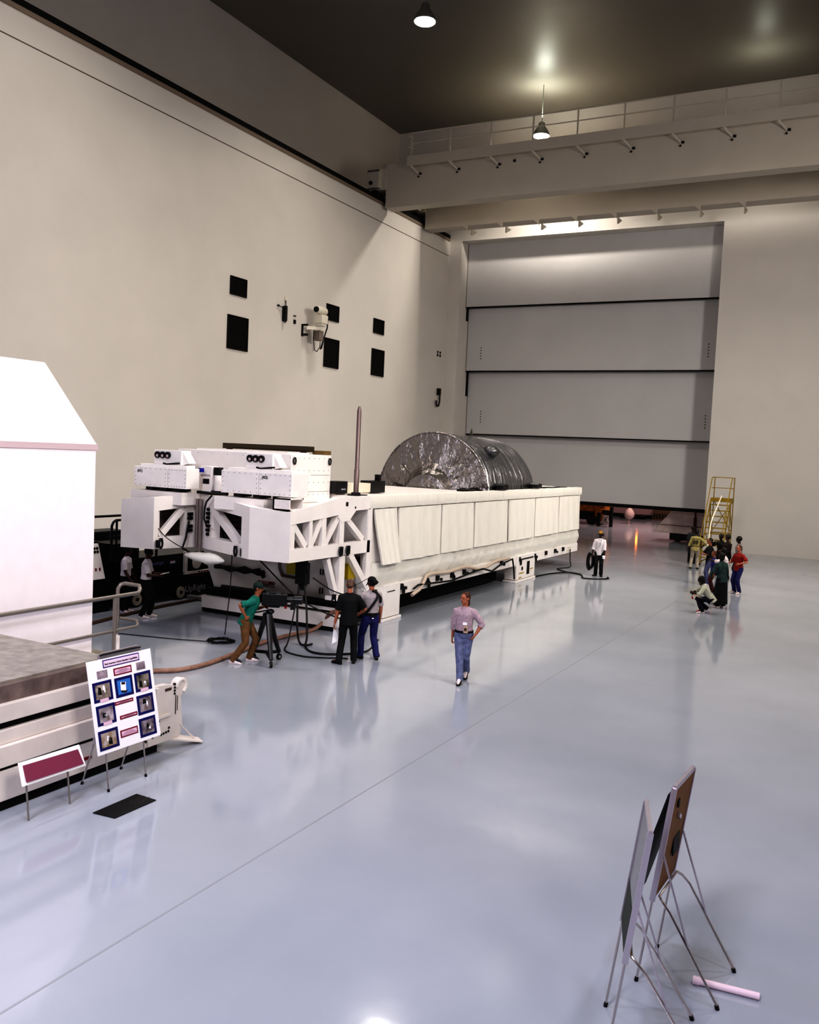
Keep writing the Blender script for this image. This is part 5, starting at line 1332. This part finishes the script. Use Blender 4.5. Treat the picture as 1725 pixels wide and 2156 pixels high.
MB().tube([cc + cd * .25 + Z * .01, cc + cd * .40 + Z * .01, cc + cd * .41 + Z * .01, cc + cd * .58 + Z * .01], [.06, .065, .085, .09], 18).build('lens', BLACKM, t, smooth=True)
MB().box(cc + cd * .12 - cs * .12 + Z * .05, (.20, .08, .08), m=Rm).box(cc - cd * .02 - cs * .13 + Z * .05, (.08, .06, .06), m=Rm).build('viewfinder', BLACK, t, bevel=.01)
MB().box(cc + cd * .24 - Z * .12 + cs * .05, (.05, .05, .10), m=Rm).build('red_control', REDM, t); MB().box(cc + cd * .38 - Z * .13, (.09, .08, .13), m=Rm).build('lens_motor', BLACK, t)
MB().box(cc - cd * .14 + Z * .127 + cs * .03, (.06, .01, .008), m=Rm).box(cc + cd * .08 + Z * .127 + cs * .03, (.1, .01, .008), m=Rm).build('metal_trim', CHROME, t)

# two men by the lift
def ex(t, J):
    w = J['hd'][1]
    MB().quadprism([w + Vector((-.10, .02, .03)), w + Vector((.05, .05, .03)), w + Vector((.05, .26, .08)), w + Vector((-.12, .24, .08))], (0, 0, .005)).build('clipboard', PW, t, local=True)
person('man in white short-sleeved shirt reading a paper beside the black lift', (-16.42, 16.86), (.84, .54), 1.80, 'brown', WHITET, 'short', BLACKC, (SNEAK, SNEAK), HK, 'full', lean=(0, .03, .52), handL=(-.12, .34, 1.08), handR=(.14, .34, 1.08), poleL=(-.3, -.6, -1), poleR=(.3, -.6, -1), pitch=-.3, footL=(-.11, .08), footR=(.11, -.06), tuck=True, extras=ex, voxel=.0085, curl=1.0)
person('man in white shirt standing at the control console at far left', (-17.32, 17.05), (.90, .43), 1.76, 'brown', WHITET, 'short', BLACKC, (SNEAK, SNEAK), HK, 'full', lean=(0, .02, .52), handR=(.22, .22, .88), handL=(-.24, .16, .86), voxel=.0085, pitch=-.1, tuck=True)

# man with cap coiling cable
def ex(t, J):
    w = J['hd'][1]
    q = MB()
    for k in range(5):
        pts = [w + Vector((.05 + .02 * k - .04, .03 * math.cos(a * PI / 8) * (k - 2) * .3, -.28 + (.26 + .02 * k) * math.sin(a * PI / 8))) + Vector((.10 * math.cos(a * PI / 8), .03 * k - .06, 0)) for a in range(17)]
        q.tube(pts, .022, 6)
    q.build('cable_loop', BLACK, t, local=True)
    w = J['hd'][-1]
    MB().cyl(w + Vector((.02, .06, -.13)), w + Vector((.02, .09, -.03)), .05, .055, n=14).build('white_cup', PW, t, local=True)
    hp = J['hp']; q = MB(); q.box(hp(0, .10, .028), (.15, .03, .04)); q.box(hp(-.085, .02, .02), (.02, .14, .05)); q.ell(hp(-.11, .0, -.03), .03, .05, .05, 10, 8); q.build('goggles', BLACK, t, local=True)
    q = MB(); q.tube([J['P'] + J['lean'] * .97 + Vector((-.05, .09, 0)), J['P'] + J['lean'] * .6 + Vector((-.02, .15, 0)), J['P'] + J['lean'] * .4 + Vector((0, .14, 0))], .006, 6); q.build('lanyard', mat('lanyard', (.12, .13, .12), .7), t, local=True)
person('man in white T-shirt and yellow cap holding a coil of black cable beyond the transporter', (-9.66, 34.42), (.22, -.97), 1.78, 'dark', WHITET, 'elbow', BLACKC, BLACK, HK, 'short', cap=mat('cap_yellow', (.35, .20, .03), .8), lean=(0, .01, .52), handR=(.27, .06, .84), handL=(-.20, .20, .84), poleL=(-1, -.8, -.2), voxel=.010, extras=ex, footL=(-.10, .05), footR=(.11, 0), toeL=.25, toeR=-.5, curl=1.1)

# group of visitors at right
G = 'visitors gathered at the right edge of the floor'
JER = mat('jersey_khaki', (.32, .27, .12), .8, var=.15, vscale=10); TAN = mat('tan_trousers', (.34, .30, .25), .8, var=.12, vscale=10)
def ex(t, J):
    P, L = J['P'], J['lean']
    for nm, u, h in (('stripe', .80, .02), ('stripe', .18, .02)):
        MB().rings([ring_el(P + L * (u + d), J['s1'], J['f1'], .198 if u > .5 else .184, .14, 24) for d in (-h, h)], cap=False).build(nm, mat('jersey_green', (.06, .06, .015), .8), t, local=True)
    x = -J['s1']; c = P + L * .34 - J['f1'] * .165
    text('jersey_number', '09', .26, c - J['s1'] * .145, J['s1'] * 1.0, (0, 0, 1), mat('jersey_ink', (.02, .02, .01), .8), None, bold=.006)
    o = bpy.data.objects['jersey_number']; o.parent = t
person('man in khaki numbered jersey and tan trousers seen from behind near the ladder', (-7.05, 40.2), (-.15, .99), 1.73, 'dark', JER, 'elbow', TAN, (BLACK, SNEAK), HK, 'short', lean=(.02, .0, .52), handL=(-.33, .05, .80), handR=(.30, .12, 1.0), poleR=(1, -.4, 0), footL=(-.16, 0), footR=(.13, .05), yaw=.4, voxel=.011, group=G, extras=ex)
person('person in broad dark hat behind the man in the numbered jersey', (-7.62, 42.6), (.2, -.97), 1.70, 'dark', mat('charcoal_shirt', (.03, .03, .035), .8), 'short', BLACKC, BLACK, HK, 'short', cap=BLACKC, cap_style='brim', voxel=.012, group=G, handL=(-.35, .05, .9), poleL=(-1, -.5, 0))
t_, J_ = person('man in black top and worn jeans with folded arms among the visitors', (-5.62, 35.2), (-.85, -.50), 1.80, 'tan', BLACKC, 'short', mat('denim_mid', (.07, .075, .15), .8, var=.3, vscale=8), (SNEAK, BLACK), HK, 'short', handL=(.10, .24, 1.16), poleL=(-.9, .1, -.7), handR=(-.10, .27, 1.14), poleR=(.9, .1, -.7), footL=(-.16, .10), footR=(.15, -.10), voxel=.010, group=G)
person('person in black jacket with raised arms behind the man with folded arms', (-5.75, 38.6), (-.5, -.86), 1.74, 'dark', BLACKC, 'long', BLACKC, BLACK, HK, 'full', handL=(-.12, .28, 1.42), handR=(.12, .28, 1.40), poleL=(-1, 0, -1), poleR=(1, 0, -1), voxel=.012, group=G)
person('person in dark coat standing in front of the ladder base', (-5.35, 37.7), (-.75, -.65), 1.80, 'brown', mat('dark_brown_coat', (.03, .016, .012), .8), 'long', BLACKC, BLACK, HK, 'full', voxel=.012, group=G, handL=(-.1, .3, 1.1), handR=(.15, .3, 1.1))
person('visitor in grey shirt standing at the far right behind the white T-shirt', (-4.85, 37.2), (-.8, -.3), 1.80, 'dark', mat('grey_shirt', (.20, .185, .20), .8), 'long', BLACKC, BLACK, HK, 'full', voxel=.012, group=G)
person('person in white T-shirt with one arm stretched forward at right', (-4.62, 32.4), (-.92, -.15), 1.72, 'brown', mat('tshirt_pink_white', (.62, .54, .54), .8), 'elbow', BLACKC, BLACK, HK, 'full', lean=(0, .08, .51), handL=(-.16, .50, 1.30), poleL=(-1, 0, -.4), handR=(.2, .3, 1.0), voxel=.010, group=G)
person('child in bright blue top half hidden among the visitors', (-5.15, 33.3), (-.9, -.35), 1.50, 'tan', mat('blue_top', (.02, .022, .14), .8), 'short', mat('maroon_trousers', (.06, .012, .012), .8), BLACK, HB, 'short', voxel=.011, group=G)
person('person in dark green shirt and long black skirt seen from behind at right', (-4.33, 29.75), (-.70, .62), 1.78, 'dark', TEALD, 'long', BLACKC, (SNEAK, BLACK), HK, 'bob', lean=(-.02, .05, .52), handL=(-.22, .28, .98), poleL=(-.8, -.6, -.3), handR=(.2, .25, .95), skirt=True, yaw=.3, voxel=.009, group=G)
def ex(t, J):
    q = MB(); c = J['P'] + Vector((0, .40, .06)); q.box(c, (.34, .30, .02), m=Matrix.Rotation(.25, 3, 'X')); q.build('lap_board', mat('lap_pale', (.60, .42, .36), .7), t, local=True)
    MB().box(c + Vector((0, .17, -.06)), (.34, .03, .05)).build('red_edge', mat('red_edge', (.35, .015, .01), .6), t, local=True)
person('person in pale patterned shirt crouching at right with a board on the knees', (-4.60, 28.35), (-.93, -.25), 1.70, 'dark', mat('pale_green_shirt', (.44, .44, .36), .8, var=.25, vscale=12), 'elbow', mat('navy_trousers', (.008, .008, .02), .8), (SNEAK, mat('shoe_red', (.3, .05, .04), .6)), HK, 'bob',
       pelvis=(0, -.20, .46), lean=(0, .30, .42), footL=(-.12, .06), footR=(.13, -.10), heelR=.05, handL=(-.16, .35, .62), handR=(.12, .38, .62), poleL=(-1, 0, -.5), poleR=(1, 0, -.5), pitch=-.3, knee=(0, 1, .6), voxel=.009, group=G, extras=ex)
person('person in red top and dark blue jeans cut by the right edge', (-4.36, 33.6), (-.55, -.80), 1.76, 'fair', mat('red_top', (.25, .02, .015), .8), 'short', DENIMD, (SNEAK, SNEAK), HB, 'short', handL=(-.24, .22, 1.1), handR=(.2, .3, 1.12), poleL=(-1, -.2, -.5), voxel=.010, group=G)
